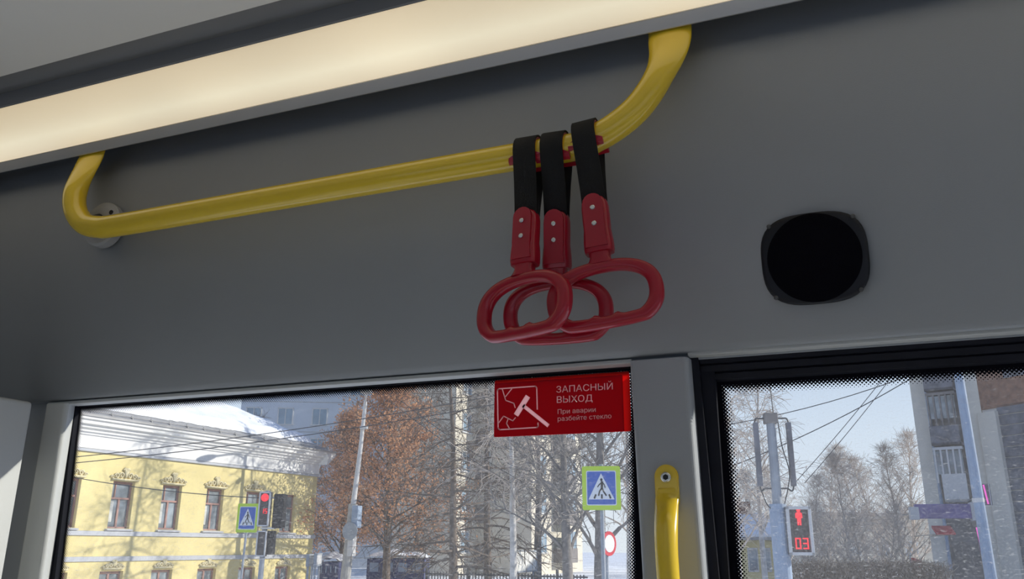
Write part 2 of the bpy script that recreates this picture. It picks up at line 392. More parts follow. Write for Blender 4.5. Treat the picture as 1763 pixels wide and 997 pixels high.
# ---------------------------------------------------------------- windows
mk_frit('frit_left', -1.2535, 0.050, -0.2580, -0.024, 1.9775, 0.0, 0.0, 0.0015, 0.0155, 0.0040)
mk_frit('frit_right', -0.178, 0.020, 1.30, 0.0, 1.984, 0.030, 0.04, 0.036, 0.017, 0.0046)
def window(name, xa, xb, frit):
    w_ = struct(obj(name, B(((xa, 1.084, WS), (xb, 1.088, 1.99))), 'glass'))
    raw('enamel_border', [(xa, 1.0828, WS), (xb, 1.0828, WS), (xb, 1.0828, 1.99), (xa, 1.0828, 1.99)], [(0, 1, 2, 3)], frit, w_)
    return w_
w1 = window('window_1', -1.274, -0.240, 'frit_left')
w2 = window('window_2', -0.185, 1.31, 'frit_right')
# black rubber gasket round the first pane
bm = bmesh.new()
box(bm, (-1.274, 1.076, 1.9765), (-0.246, 1.083, 1.986), 0.0012)
vs = [(-1.262, 1.072, WS), (-1.1952, 1.072, WS), (-1.2525, 1.072, 1.986), (-1.262, 1.072, 1.986)]
extrude_poly(bm, vs, (0, 0.011, 0))
obj('gasket', bm, 'rubber', w1)
# black stepped frame of the second pane (its top rail has grooves)
bm = bmesh.new()
fr = [(1.068, 1.982), (1.064, 1.980), (1.066, 1.973), (1.069, 1.972), (1.067, 1.970), (1.070, 1.963), (1.074, 1.962), (1.072, 1.960), (1.075, 1.953), (1.082, 1.951), (1.083, 1.984)]
extrude_poly(bm, [(-0.176, y, z) for y, z in fr], (1.48, 0, 0))
vs = [(-0.176, 1.070, 1.982), (-0.151, 1.070, 1.982), (-0.146, 1.070, WS), (-0.160, 1.070, WS)]
extrude_poly(bm, vs, (0, 0.013, 0))
vs = [(-0.180, 1.0600, 1.982), (-0.169, 1.0600, 1.982), (-0.131, 1.0600, WS), (-0.150, 1.0600, WS)]
extrude_poly(bm, vs, (0, 0.0225, 0))
obj('window_frame', bm, 'frame_black', w2)

# ---------------------------------------------------------------- strip lamp
lamp = thing('strip_lamp', 'long glowing cream strip lamp running under the ceiling edge', 'lamp', (X0, 0.86, 2.43)); lx = Vector(lamp.location)
def L_(v): return (v[0] - lx.x, v[1] - lx.y, v[2] - lx.z)
a, b = Vector((0.9115, 2.3895)), Vector((0.800, 2.4105)); seg = 14; pr = []
for i in range(seg + 1):
    t = i / seg; p = a.lerp(b, t); q = p + Vector((-0.18, -0.98)) * (0.016 * 4 * t * (1 - t)); pr.append((q.x, q.y))
pr2 = [(y + 0.000, z + 0.004) for y, z in reversed(pr)]
bm = bmesh.new(); extrude_poly(bm, [(X0 + 0.01, y, z) for y, z in pr + pr2], (X1 - X0 - 0.02, 0, 0))
d = obj('diffuser', bm, 'diffuser', lamp); d.location = L_((0, 0, 0))
for p in d.data.polygons: p.use_smooth = abs(p.normal.x) < 0.5
bm = bmesh.new()
extrude_poly(bm, [(X0 + 0.01, y, z) for y, z in ((0.9115, 2.3885), (0.9125, 2.388), (0.9215, 2.3755), (0.9235, 2.3755), (0.9235, 2.434), (0.9205, 2.434), (0.9205, 2.392), (0.912, 2.3925))], (X1 - X0 - 0.02, 0, 0))
h_ = obj('housing_lip', bm, 'alu', lamp); h_.location = L_((0, 0, 0))
bm = bmesh.new()
extrude_poly(bm, [(X0 + 0.01, y, z) for y, z in ((0.7995, 2.4085), (0.7975, 2.4105), (0.7975, 2.434), (0.800, 2.434), (0.8015, 2.4125))], (X1 - X0 - 0.02, 0, 0))
h_ = obj('housing_edge', bm, 'ceiling_grey', lamp); h_.location = L_((0, 0, 0))

# ---------------------------------------------------------------- yellow ceiling handrail
rail = thing('handrail', 'yellow painted tubular handrail bent up at both ends under the strip lamp', 'handrail', (-0.65, 0.925, 2.235))
RY, RZ = 0.925, 2.235
left = [(-1.142, 2.400), (-1.144, 2.378), (-1.151, 2.352), (-1.158, 2.325), (-1.158, 2.298), (-1.148, 2.271), (-1.125, 2.248), (-1.094, 2.238), (-1.055, 2.235)]
right = [(-0.285, 2.235), (-0.258, 2.242), (-0.232, 2.2535), (-0.206, 2.2715), (-0.185, 2.296), (-0.170, 2.325), (-0.162, 2.350), (-0.1595, 2.376), (-0.160, 2.400)]
mid = [(-0.9, RZ), (-0.7, RZ), (-0.5, RZ), (-0.38, RZ)]
def rail_r(z):
    t = min(1, max(0, (z - 2.305) / 0.065)); t = t * t * (3 - 2 * t)
    return 0.0182 + t * 0.0095, 0.0182 - t * 0.0115
pth = smooth_path([(x_, RY + 0.008 * min(1, max(0, (z_ - 2.30) / 0.08)), z_) for x_, z_ in left + mid + right], 5)
ra = [rail_r(p.z)[0] for p in pth]; rb = [rail_r(p.z)[1] for p in pth]
bm = bmesh.new()
# ref axis = +Y so the first half axis lies across (Y), the second in the bend's plane
tube(bm, pth, rb, 24, rad2=ra, ref=(0, 1, 0))
o = obj('tube', bm, 'yellow', rail, True); o.location = -Vector(rail.location)
for nm, cx in (('flange', -1.142), ('flange', -0.160)):
    bm = B(((cx - 0.034, RY - 0.002, 2.396), (cx + 0.034, RY + 0.030, 2.402)), bevel=0.002)
    o = obj(nm, bm, 'yellow', rail); o.location = -Vector(rail.location)
# wall bracket behind the left bend
br = thing('wall_bracket', 'round grey wall bracket holding the left bend of the yellow handrail', 'bracket', (-1.135, 0.976, 2.264))
bm = bmesh.new(); tube(bm, [(0, 0.004, 0), (0, -0.010, 0), (0, -0.013, 0), (0, -0.0145, 0)], [0.039, 0.039, 0.036, 0.028], 40)
obj('disc', bm, 'bracket_grey', br)
bm = T([(0, -0.012, 0), (-0.004, -0.030, -0.010), (-0.008, -0.040, -0.014)], [0.017, 0.015, 0.013], 20); obj('stub', bm, 'dark_steel', br, True)
for ang in (35, 215):
    bm = T([(0.028 * math.cos(R(ang)), -0.011, 0.028 * math.sin(R(ang))), (0.028 * math.cos(R(ang)), -0.0155, 0.028 * math.sin(R(ang)))], 0.004, 12)
    obj('screw', bm, 'black', br)

# ---------------------------------------------------------------- hanging strap handles
def ring_mesh():
    bm = bmesh.new(); N = 96; rings = []
    for i in range(N):
        a = 2 * math.pi * i / N; c, s = math.cos(a), math.sin(a)
        n = 2.4
        rx, rz = 0.0710, 0.0450
        k = (abs(c) ** n + abs(s) ** n) ** (-1 / n)
        ox, oz = rx * k * c, rz * k * s
        if oz < -0.0365: oz = -0.0365 + (oz + 0.0365) * 0.25        # flat grip underneath
        ix, iz = (rx - 0.0172) * k * c, (rz - 0.0140) * k * s
        if iz < -0.0230:                                        # finger bumps on the grip
            iz = -0.0230 + (iz + 0.0230) * 0.2
        if iz < -0.019:
            iz += 0.0034 * max(0, math.cos(ix / 0.0265 * 2 * math.pi + math.pi)) ** 1.5 * (1 if abs(ix) < 0.034 else 0)
        o2, i2 = Vector((ox, 0, oz)), Vector((ix, 0, iz)); mid_ = (o2 + i2) / 2; hw = (o2 - i2) / 2
        ring = []
        for j in range(14):
            b_ = 2 * math.pi * j / 14; cc, ss = math.cos(b_), math.sin(b_); kk = (abs(cc) ** 3.2 + abs(ss) ** 3.2) ** (-1 / 3.2)
            ring.append(bm.verts.new(mid_ + hw * (cc * kk) + Vector((0, 0.0085 * ss * kk, 0))))
        rings.append(ring)
    for i in range(N):
        for j in range(14):
            bm.faces.new((rings[i][j], rings[(i + 1) % N][j], rings[(i + 1) % N][(j + 1) % 14], rings[i][(j + 1) % 14]))
    bmesh.ops.recalc_face_normals(bm, faces=bm.faces[:])
    return bm
def body_mesh():
    """moulded clamp: rounded top, raised face, waisted sides, stepped foot"""
    bm = bmesh.new(); H = 0.079; rings = []
    prof = [(0.0, 0.010, 0.006), (0.003, 0.0145, 0.0085), (0.008, 0.0172, 0.010), (0.014, 0.0180, 0.0108), (0.030, 0.0180, 0.0112), (0.044, 0.0176, 0.0114),
            (0.050, 0.0184, 0.0124), (0.060, 0.0192, 0.0128), (0.070, 0.0194, 0.0126), (0.074, 0.0186, 0.0118), (0.0745, 0.0140, 0.0095), (0.080, 0.0132, 0.009), (0.084, 0.0150, 0.009), (0.088, 0.019, 0.0085)]
    for z, hx, hy in prof:
        ring = []
        for j in range(28):
            a = 2 * math.pi * j / 28; c, s = math.cos(a), math.sin(a); k = (abs(c) ** 3.6 + abs(s) ** 3.6) ** (-1 / 3.6)
            ring.append(bm.verts.new((hx * 0.92 * c * k, hy * s * k, -z)))
        rings.append(ring)
    for i in range(len(rings) - 1):
        for j in range(28): bm.faces.new((rings[i][j], rings[i + 1][j], rings[i + 1][(j + 1) % 28], rings[i][(j + 1) % 28]))
    bm.faces.new(rings[0]); bm.faces.new(list(reversed(rings[-1])))
    # raised front plate with an arched top
    out = [(-0.0135, -0.069), (-0.0120, -0.052), (-0.0125, -0.046), (-0.0125, -0.012)]
    out += [(0.0125 * math.cos(R(180 - 180 * i / 8)), -0.012 + 0.0125 * math.sin(R(180 - 180 * i / 8))) for i in range(1, 8)]
    out += [(0.0125, -0.012), (0.0125, -0.046), (0.0120, -0.052), (0.0135, -0.069)]
    n0 = len(bm.faces); extrude_poly(bm, [(x_, -0.0095, z_) for x_, z_ in out], (0, -0.0042, 0))
    bmesh.ops.recalc_face_normals(bm, faces=bm.faces[:])
    return bm
def strap_mesh():
    path = []
    r = 0.0222
    front = [(-0.0045, -0.094), (-0.0065, -0.075), (-0.012, -0.045), (-0.0195, -0.015)]
    path += [(y, z) for y, z in front]
    for i in range(11): a = R(190 - 200 * i / 10); path.append((r * math.cos(a), r * math.sin(a)))
    path += [(0.0195, -0.015), (0.012, -0.045), (0.0065, -0.075), (0.0045, -0.094)]
    bm = bmesh.new(); hw = 0.0148; th_ = 0.0013; rows = []
    for i, (y, z) in enumerate(path):
        a = Vector(path[max(i - 1, 0)]); b_ = Vector(path[min(i + 1, len(path) - 1)]); t = (b_ - a).normalized(); nn = Vector((-t.y, t.x))
        p = Vector((y, z)); q, s = p + nn * th_, p - nn * th_
        rows.append([bm.verts.new((-hw, q.x, q.y)), bm.verts.new((hw, q.x, q.y)), bm.verts.new((hw, s.x, s.y)), bm.verts.new((-hw, s.x, s.y))])
    for i in range(len(rows) - 1):
        for j in range(4): bm.faces.new((rows[i][j], rows[i + 1][j], rows[i + 1][(j + 1) % 4], rows[i][(j + 1) % 4]))
    bm.faces.new(rows[0]); bm.faces.new(list(reversed(rows[-1])))
    bmesh.ops.recalc_face_normals(bm, faces=bm.faces[:]); return bm
def clip_mesh():
    """red plastic saddle between webbing and tube with flared lugs low at the front and the back"""
    bm = bmesh.new(); rows = []
    for i in range(27):
        adeg = 237 - 294 * i / 26; a = R(adeg)
        low = max(0, -math.sin(a)); e = abs(((adeg - 90)) / 147)
        hw = 0.0142 if e < 0.79 else 0.0225
        ri, ro = 0.0185, 0.0205 + (0.003 if e > 0.9 else 0)
        c, s = math.cos(a), math.sin(a)
        rows.append([bm.verts.new((-hw, ro * c, ro * s)), bm.verts.new((hw, ro * c, ro * s)), bm.verts.new((hw, ri * c, ri * s)), bm.verts.new((-hw, ri * c, ri * s))])
    for i in range(len(rows) - 1):
        for j in range(4): bm.faces.new((rows[i][j], rows[i + 1][j], rows[i + 1][(j + 1) % 4], rows[i][(j + 1) % 4]))
    bm.faces.new(rows[0]); bm.faces.new(list(reversed(rows[-1])))
    bmesh.ops.recalc_face_normals(bm, faces=bm.faces[:]); return bm
def screw_mesh():
    bm = bmesh.new(); tube(bm, [(0, 0, 0), (0, -0.0012, 0), (0, -0.0018, 0)], [0.0031, 0.0031, 0.0022], 14); return bm
def make_handle(label, loc, tx, ty, rz):
    t = thing('strap_handle', label, 'strap handle', loc, 0, 'hanging strap handles on the yellow handrail')
    t.rotation_euler = (tx, ty, rz)
    st = obj('webbing_strap', strap_mesh(), 'webbing', t, True)
    obj('clip', clip_mesh(), 'red_plastic', t)
    b_ = obj('clamp', body_mesh(), 'red_plastic', t, True); b_.location = (0, 0, -0.083)
    es = b_.modifiers.new('edge', 'EDGE_SPLIT'); es.split_angle = R(40)
    g = obj('grip_ring', ring_mesh(), 'red_plastic', t, True); g.location = (0, 0, -0.2125)
    for z in (-0.0185, -0.0395):
        s = obj('screw', screw_mesh(), 'steel', b_); s.location = (0, -0.0136, z)
        k = obj('screw_recess', T([(0, 0, 0), (0, -0.0004, 0)], 0.0040, 16), 'red_plastic', s)
    return t
def dup(root, label, loc, rot):
    r = root.copy(); COL.objects.link(r); r.location = loc; r.rotation_euler = rot; r['label'] = label
    for ch in list(root.children):
        c = ch.copy(); COL.objects.link(c); c.parent = r
        for g in ch.children:
            d_ = g.copy(); COL.objects.link(d_); d_.parent = c
            for k in g.children:
                e_ = k.copy(); COL.objects.link(e_); e_.parent = d_
    return r
h1 = make_handle('red ring handle on a black strap, leftmost of the three on the yellow rail', (-0.3475, RY, RZ), R(-5), R(0.5), R(0))
def roll(h, a, y):
    for ch in h.children:
        if ch.name.startswith('grip_ring'): ch.rotation_euler = (0, R(a), R(y))
        if ch.name.startswith('clamp'): ch.rotation_euler = (0, 0, R(y * 0.4))
h2 = dup(h1, 'red ring handle on a black strap hanging behind the other two, middle of three', (-0.3110, RY, RZ), (R(5.5), R(2.2), R(0)))
h3 = dup(h1, 'red ring handle swung to the right, nearest the rail\'s right bend', (-0.2690, RY, 2.2435), (R(-0.5), R(-4.5), R(0)))
roll(h1, 0.5, -18); roll(h2, -1.0, 0); roll(h3, -1.5, 2)

# ---------------------------------------------------------------- loudspeaker on the cover panel
sp = thing('loudspeaker', 'flat black rounded loudspeaker cover screwed to the grey panel', 'speaker', (-0.017, 1.010, 2.0795))
sp.rotation_euler = (R(10.5), 0, 0)
def sq(w, h, n=3.6, N=56):
    o_ = []
    for i in range(N):
        a = 2 * math.pi * i / N; c, s = math.cos(a), math.sin(a); k = (abs(c) ** n + abs(s) ** n) ** (-1 / n); o_.append((w * c * k, h * s * k))
    return o_
bm = bmesh.new(); rows = []
for sc_, y in ((1.0, 0.006), (1.0, -0.001), (0.985, -0.0035), (0.94, -0.005), (0.80, -0.0055), (0.0, -0.0055)):
    if sc_ == 0: continue
    rows.append([bm.verts.new((x_ * sc_, y, z_ * sc_)) for x_, z_ in sq(0.0605, 0.0550, 3.1)])
for i in range(len(rows) - 1):
    for j in range(56): bm.faces.new((rows[i][j], rows[i + 1][j], rows[i + 1][(j + 1) % 56], rows[i][(j + 1) % 56]))
bm.faces.new(rows[-1]); bmesh.ops.recalc_face_normals(bm, faces=bm.faces[:])
obj('frame', bm, 'speaker_black', sp, True)
bm = bmesh.new(); tube(bm, [(0, -0.0050, 0), (0, -0.0070, 0), (0, -0.0085, 0), (0, -0.0092, 0)], [0.0535, 0.0530, 0.048, 0.02], 56)
obj('grille', bm, 'speaker_cloth', sp, True)
for sx_, sz_ in ((-1, 1), (1, 1), (-1, -1), (1, -1)):
    bm = T([(sx_ * 0.0475, -0.004, sz_ * 0.0435), (sx_ * 0.0475, -0.0065, sz_ * 0.0435), (sx_ * 0.0475, -0.0072, sz_ * 0.0435)], [0.0027, 0.0027, 0.0015], 14)
    obj('screw', bm, 'dark_steel', sp)

# ---------------------------------------------------------------- yellow grip on the pillar
gr = thing('grab_handle', 'yellow vertical grab handle screwed to the grey pillar between the windows', 'grab handle', (-0.212, 1.040, 1.8285))
tab = [(-0.0145, -0.030)] + [(0.0145 * math.cos(R(180 - 180 * i / 12)), 0.002 + 0.0145 * math.sin(R(180 - 180 * i / 12))) for i in range(13)] + [(0.0145, -0.030)]
bm = bmesh.new(); extrude_poly(bm, [(x_, 0.001, z_) for x_, z_ in tab], (0, -0.0065, 0))
bmesh.ops.bevel(bm, geom=[e_ for e_ in bm.edges if all(abs(v.co.y + 0.0055) < 1e-4 for v in e_.verts)], offset=0.0015, segments=2, affect='EDGES')
obj('top_tab', bm, 'yellow', gr)
pts = [(0, -0.003, -0.012), (0, -0.004, -0.020), (0.000, -0.010, -0.032), (0.001, -0.020, -0.046), (0.002, -0.030, -0.064), (0.003, -0.037, -0.09), (0.005, -0.041, -0.13), (0.008, -0.042, -0.18), (0.012, -0.042, -0.30), (0.014, -0.040, -0.40), (0.015, -0.020, -0.46), (0.015, -0.004, -0.50)]
hx = [0.0142, 0.0144, 0.0144, 0.0142, 0.0138, 0.0132, 0.0130, 0.0130, 0.0130, 0.013, 0.0138, 0.0142]
hy = [0.0035, 0.0045, 0.0070, 0.0095, 0.0115, 0.0125, 0.013, 0.013, 0.013, 0.012, 0.008, 0.004]
bm = bmesh.new(); P_ = smooth_path(pts, 4)
def interp(a):
    o_ = []
    for i in range(len(a) - 1):
        for k in range(4): o_.append(a[i] + (a[i + 1] - a[i]) * k / 4)
    return o_ + [a[-1]]
tube(bm, P_, interp(hy), 24, rad2=interp(hx), ref=(0, 1, 0)); obj('bar', bm, 'yellow', gr, True)
bm = T([(0, -0.005, 0.001), (0, -0.0075, 0.001), (0, -0.0085, 0.001)], [0.0062, 0.0062, 0.0050], 24); s_ = obj('screw', bm, 'steel', gr)
obj('screw_socket', T([(0, -0.0080, 0.001), (0, -0.0088, 0.001)], 0.0036, 6), 'black', s_)

# ---------------------------------------------------------------- emergency-exit sticker on the left pane
stc = thing('exit_sticker', 'red emergency exit sticker with a hammer picture and Cyrillic words on the window', 'sticker', at(964.5, 697, 1, 1.0815))
SY = 0.0
def flat(name, w, h, cx, cz, y, m_, r=0.002, th_=0.0003, parent=stc):
    bm = bmesh.new(); extrude_poly(bm, [(cx + px_, y, cz + pz_) for px_, pz_ in rrect(w, h, r)], (0, -th_, 0)); return obj(name, bm, m_, parent)
flat('backing_sheet', 0.1955, 0.0800, 0.000, 0.000, 0.0008, 'stick_red', 0.003)
flat('printed_sheet', 0.1860, 0.0755, -0.0047, -0.0022, 0.0000, 'stick_dark', 0.0015)
pic = bmesh.new(); TY = 0.0013
def stroke(bm, pts, w, y=TY, th_=0.0020):
    for (xa, za), (xb, zb) in zip(pts[:-1], pts[1:]):
        d_ = Vector((xb - xa, zb - za)); n_ = Vector((-d_.y, d_.x)).normalized() * w / 2; e_ = d_.normalized() * w * 0.3
        q = [(xa - e_.x + n_.x, za - e_.y + n_.y), (xb + e_.x + n_.x, zb + e_.y + n_.y), (xb + e_.x - n_.x, zb + e_.y - n_.y), (xa - e_.x - n_.x, za - e_.y - n_.y)]
        extrude_poly(bm, [(u, y, v) for u, v in q], (0, -th_, 0))
# picture coordinates taken from the sticker: 0..1662 across 300 px of photo
def S(u, v):
    p = at(820 + u / 5.54, 620 + v / 5.54, 1, 1.0815); return (p.x - stc.location.x, p.z - stc.location.z)
stroke(pic, [S(583, 470), S(578, 265), S(565, 250), S(215, 275), S(203, 290), S(210, 650), S(225, 665), S(580, 643), S(592, 630), S(590, 600)], 0.0017)
stroke(pic, [S(250, 280), S(282, 385), S(360, 413), S(372, 455)], 0.0014); stroke(pic, [S(275, 355), S(340, 275)], 0.0014)
stroke(pic, [S(215, 600), S(262, 535), S(350, 580), S(375, 550)], 0.0014); stroke(pic, [S(305, 560), S(290, 605), S(318, 655)], 0.0014)
stroke(pic, [S(388, 514), S(486, 358)], 0.0076); stroke(pic, [S(455, 440), S(682, 622)], 0.0050)
obj('hammer_picture', pic, 'stick_white', stc)
def line(name, s, a, b, size, bold):
    p, q = S(*a), S(*b); o = text_mesh(name, s, size, 'stick_white', stc, (p[0], TY - 0.0010, p[1]), bold=bold, ext=0.0010, width=((q[0] - p[0]) ** 2 + (q[1] - p[1]) ** 2) ** .5)
    o.rotation_euler = (math.pi / 2, -math.atan2(q[1] - p[1], q[0] - p[0]), 0); return o
line('lettering', 'ЗАПАСНЫЙ', (765, 312), (1303, 280), 0.0125, 0.0)
line('lettering', 'ВЫХОД', (770, 410), (1110, 392), 0.0125, 0.0)
line('lettering', 'При аварии', (778, 515), (1140, 494), 0.0088, 0.0)
line('lettering', 'разбейте стекло', (778, 583), (1290, 555), 0.0088, 0.0)
def cut(sheet, tools):
    for t_ in tools:
        md = sheet.modifiers.new('b', 'BOOLEAN'); md.operation = 'DIFFERENCE'; md.object = t_; md.solver = 'EXACT'; md.use_self = True
    bpy.context.view_layer.update(); dg = bpy.context.evaluated_depsgraph_get()
    me = bpy.data.meshes.new_from_object(sheet.evaluated_get(dg)); sheet.modifiers.clear(); sheet.data = me
_tools = [c_ for c_ in stc.children if c_.name.startswith(('lettering', 'hammer'))]
for c_ in list(stc.children):
    if c_.name.startswith(('backing', 'printed')): cut(c_, _tools)


# ============================================================ THE STREET
GZ = -0.4
struct(obj('ground', B(((-160, 1.6, GZ - 0.3), (160, 260, GZ)), ((-160, -60, GZ - 0.3), (160, -1.9, GZ)), ((-160, -1.9, GZ - 0.3), (160, 1.6, GZ - 0.02))), 'asphalt_snow'))
def local(par, o): o.parent = par; return o

# ---------------------------------------------------------------- yellow old house
HA = dep(205, 910, 33); hd = Vector((0.087, 0.996, 0)).normalized(); hn = Vector((hd.y, -hd.x, 0))
house = thing('yellow_house', 'old two-storey yellow stucco house with white cornice and snow on its roof', 'house', (HA.x, HA.y, GZ), math.atan2(hd.y, hd.x))
def Z(z): return z - GZ
S0, S1, DP = -9.0, 11.75, 9.0
wins = [(-0.55 + 2.43 * i) for i in range(-3, 5)]           # left edge of each upper window
WW, WZ0, WZ1 = 1.02, 2.27, 4.08
wins_up = [(x_, x_ + WW, WZ0, WZ1) for x_ in wins]
wins_lo = [(x_ - 0.05, x_ + WW, GZ + 0.2, 0.68) for x_ in wins]
def wall_holes(bm, x0, x1, z0, z1, holes, depth):
    xs = sorted({x0, x1, *[h[0] for h in holes], *[h[1] for h in holes]}); zs = sorted({z0, z1, *[h[2] for h in holes], *[h[3] for h in holes]})
    for i in range(len(xs) - 1):
        for j in range(len(zs) - 1):
            cx, cz = (xs[i] + xs[i + 1]) / 2, (zs[j] + zs[j + 1]) / 2
            if any(h[0] < cx < h[1] and h[2] < cz < h[3] for h in holes): continue
            bm.faces.new([bm.verts.new((a, 0, Z(b))) for a, b in ((xs[i], zs[j]), (xs[i + 1], zs[j]), (xs[i + 1], zs[j + 1]), (xs[i], zs[j + 1]))])
    for a0, a1, b0, b1 in holes:
        for q in (((a0, b0), (a0, b1)), ((a0, b1), (a1, b1)), ((a1, b1), (a1, b0)), ((a1, b0), (a0, b0))):
            (p0, r0), (p1, r1) = q
            bm.faces.new([bm.verts.new(v) for v in ((p0, 0, Z(r0)), (p1, 0, Z(r1)), (p1, depth, Z(r1)), (p0, depth, Z(r0)))])
bm = bmesh.new(); wall_holes(bm, S0, S1, GZ, 5.25, wins_up + wins_lo, 0.30)
for q in (((S1, 0), (S1, DP)), ((S0, DP), (S0, 0)), ((S1, DP), (S0, DP))):
    bm.faces.new([bm.verts.new(v) for v in ((*q[0], Z(GZ)), (*q[1], Z(GZ)), (*q[1], Z(6.4)), (*q[0], Z(6.4)))])
obj('wall', bm, 'stucco_yellow', house)
def course(name, prof, m_):
    bm = bmesh.new(); extrude_poly(bm, [(S0 - 0.3, y, Z(z)) for y, z in prof], (S1 - S0 + 0.3, 0, 0))
    # the return round the corner
    extrude_poly(bm, [(S1 - y, -abs(min(p[0] for p in prof)), Z(z)) for y, z in prof], (0, DP, 0)); return obj(name, bm, m_, house)
course('frieze', [(0.05, 5.22), (-0.06, 5.22), (-0.06, 5.27), (-0.04, 5.29), (-0.04, 5.72), (0.05, 5.72)], 'stucco_white')
course('frieze_moulding', [(0.05, 5.08), (-0.10, 5.10), (-0.11, 5.20), (0.05, 5.22)], 'stucco_grey')
course('cornice', [(0.05, 5.70), (-0.10, 5.72), (-0.12, 5.80), (-0.20, 5.82), (-0.22, 5.90), (-0.34, 5.95), (-0.36, 6.04), (-0.50, 6.08), (-0.52, 6.20), (-0.62, 6.24), (-0.62, 6.34), (0.05, 6.36)], 'stucco_white')
course('string_course', [(0.05, 1.98), (-0.07, 2.0), (-0.08, 2.16), (0.05, 2.18)], 'stucco_grey')
course('string_course', [(0.05, 1.04), (-0.06, 1.05), (-0.07, 1.22), (0.05, 1.24)], 'stucco_grey')
def pane_window(x0, x1, z0, z1, up):
    fr = bmesh.new(); y0, y1 = 0.17, 0.25; t_ = 0.07
    if up:
        for a, b in (((x0, y0, Z(z0)), (x0 + t_, y1, Z(z1))), ((x1 - t_, y0, Z(z0)), (x1, y1, Z(z1))), ((x0, y0, Z(z1 - 0.1)), (x1, y1, Z(z1))), ((x0, y0, Z(z0)), (x1, y1, Z(z0 + t_))),
                     ((x0, y0 - 0.02, Z(z0 + (z1 - z0) * 0.62)), (x1, y1, Z(z0 + (z1 - z0) * 0.62 + 0.07))), (((x0 + x1) / 2 - 0.04, y0, Z(z0)), ((x0 + x1) / 2 + 0.04, y1, Z(z0 + (z1 - z0) * 0.62))),
                     ((x0 + 0.26, y0, Z(z0 + (z1 - z0) * 0.65)), (x0 + 0.30, y1, Z(z1)))): box(fr, a, b)
    else:
        for a, b in (((x0, y0, Z(z0)), (x0 + t_, y1, Z(z1))), ((x1 - t_, y0, Z(z0)), (x1, y1, Z(z1))), ((x0, y0, Z(z1 - 0.1)), (x1, y1, Z(z1))), (((x0 + x1) / 2 - 0.04, y0, Z(z0)), ((x0 + x1) / 2 + 0.04, y1, Z(z1)))): box(fr, a, b)
    f_ = obj('window', fr, 'brown_frame', house)
    obj('pane', B(((x0, 0.22, Z(z0)), (x1, 0.24, Z(z1)))), 'win_glass', f_)
    if up:
        obj('curtain', B(((x0 + 0.1, 0.205, Z(z0 + 0.25)), (x0 + 0.30, 0.215, Z(z0 + 1.05)))), 'curtain', f_)
        bm = bmesh.new(); extrude_poly(bm, [(x0 - 0.09, y, Z(z)) for y, z in ((0.2, z0), (0.2, z0 + 0.02), (-0.13, z0 - 0.03), (-0.13, z0 - 0.08), (0.0, z0 - 0.10))], (x1 - x0 + 0.18, 0, 0)); obj('sill', bm, 'stucco_grey', f_)
def ornament(xc, z0, s=1.0):
    """stucco scroll over a window: base bar, a crest shell and curling leaves on both sides"""
    bm = bmesh.new()
    box(bm, (xc - 0.62 * s, -0.09, Z(z0)), (xc + 0.62 * s, 0.02, Z(z0 + 0.07)))
    def curl(cx, cz, r0, turns, mir, th_):
        pts = []
        for i in range(18):
            a = i / 17 * turns * 2 * math.pi; r_ = r0 * (1 - 0.75 * i / 17)
            pts.append((xc + s * (mir * (cx + r_ * math.cos(a))), -0.05, Z(z0 + s * (cz + r_ * math.sin(a)))))
        tube(bm, pts, [th_ * (1 - 0.5 * i / 17) for i in range(18)], 6)
    for mir in (-1, 1):
        curl(0.20, 0.20, 0.12, 1.2, mir, 0.038); curl(0.42, 0.17, 0.11, 1.3, mir, 0.036); curl(0.62, 0.12, 0.07, 1.1, mir, 0.03); curl(0.05, 0.40, 0.09, 0.8, mir, 0.035)
    for a in (-35, 0, 35):
        tube(bm, [(xc, -0.05, Z(z0 + 0.1)), (xc + s * 0.12 * math.sin(R(a)), -0.07, Z(z0 + s * 0.38)), (xc + s * 0.16 * math.sin(R(a)), -0.04, Z(z0 + s * 0.52))], [0.04, 0.05, 0.015], 6)
    obj('window_ornament', bm, 'ornament', house, True)
for i, x_ in enumerate(wins):
    pane_window(*wins_up[i], True); pane_window(*wins_lo[i], False)
    if x_ < 8.5: ornament(x_ + WW / 2, WZ1 + 0.03)
    ornament(x_ + WW / 2, 0.74, 0.72)
# roof: metal hip roof, then a thick lumpy blanket of snow with a ragged lower edge
def hip(off, zl, run, slope):
    return [(S0 - 4, -0.66 + off, zl + off * slope), (S1 + 0.66 - off, -0.66 + off, zl + off * slope), (S1 + 0.66 - run, -0.66 + run, zl + run * slope), (S0 - 4, -0.66 + run, zl + run * slope)]
SL = 0.50
bm = bmesh.new()
q = hip(0, 6.36, 5.0, SL); bm.faces.new([bm.verts.new((a, b, Z(c))) for a, b, c in q])
bm.faces.new([bm.verts.new((a, b, Z(c))) for a, b, c in ((S1 + 0.66, -0.66, 6.36), (S1 + 0.66, DP + 0.6, 6.36), (S1 + 0.66 - 5, DP - 4.4, 6.36 + 5 * SL), (S1 + 0.66 - 5, 4.34, 6.36 + 5 * SL))])
box(bm, (S0 - 1, -0.68, Z(6.34)), (S1 + 0.68, -0.60, Z(6.42)))
obj('roof', bm, 'roof_metal', house)
random.seed(5)
vs, fs = [], []; NX, NY = 150, 26
from mathutils import noise as mn
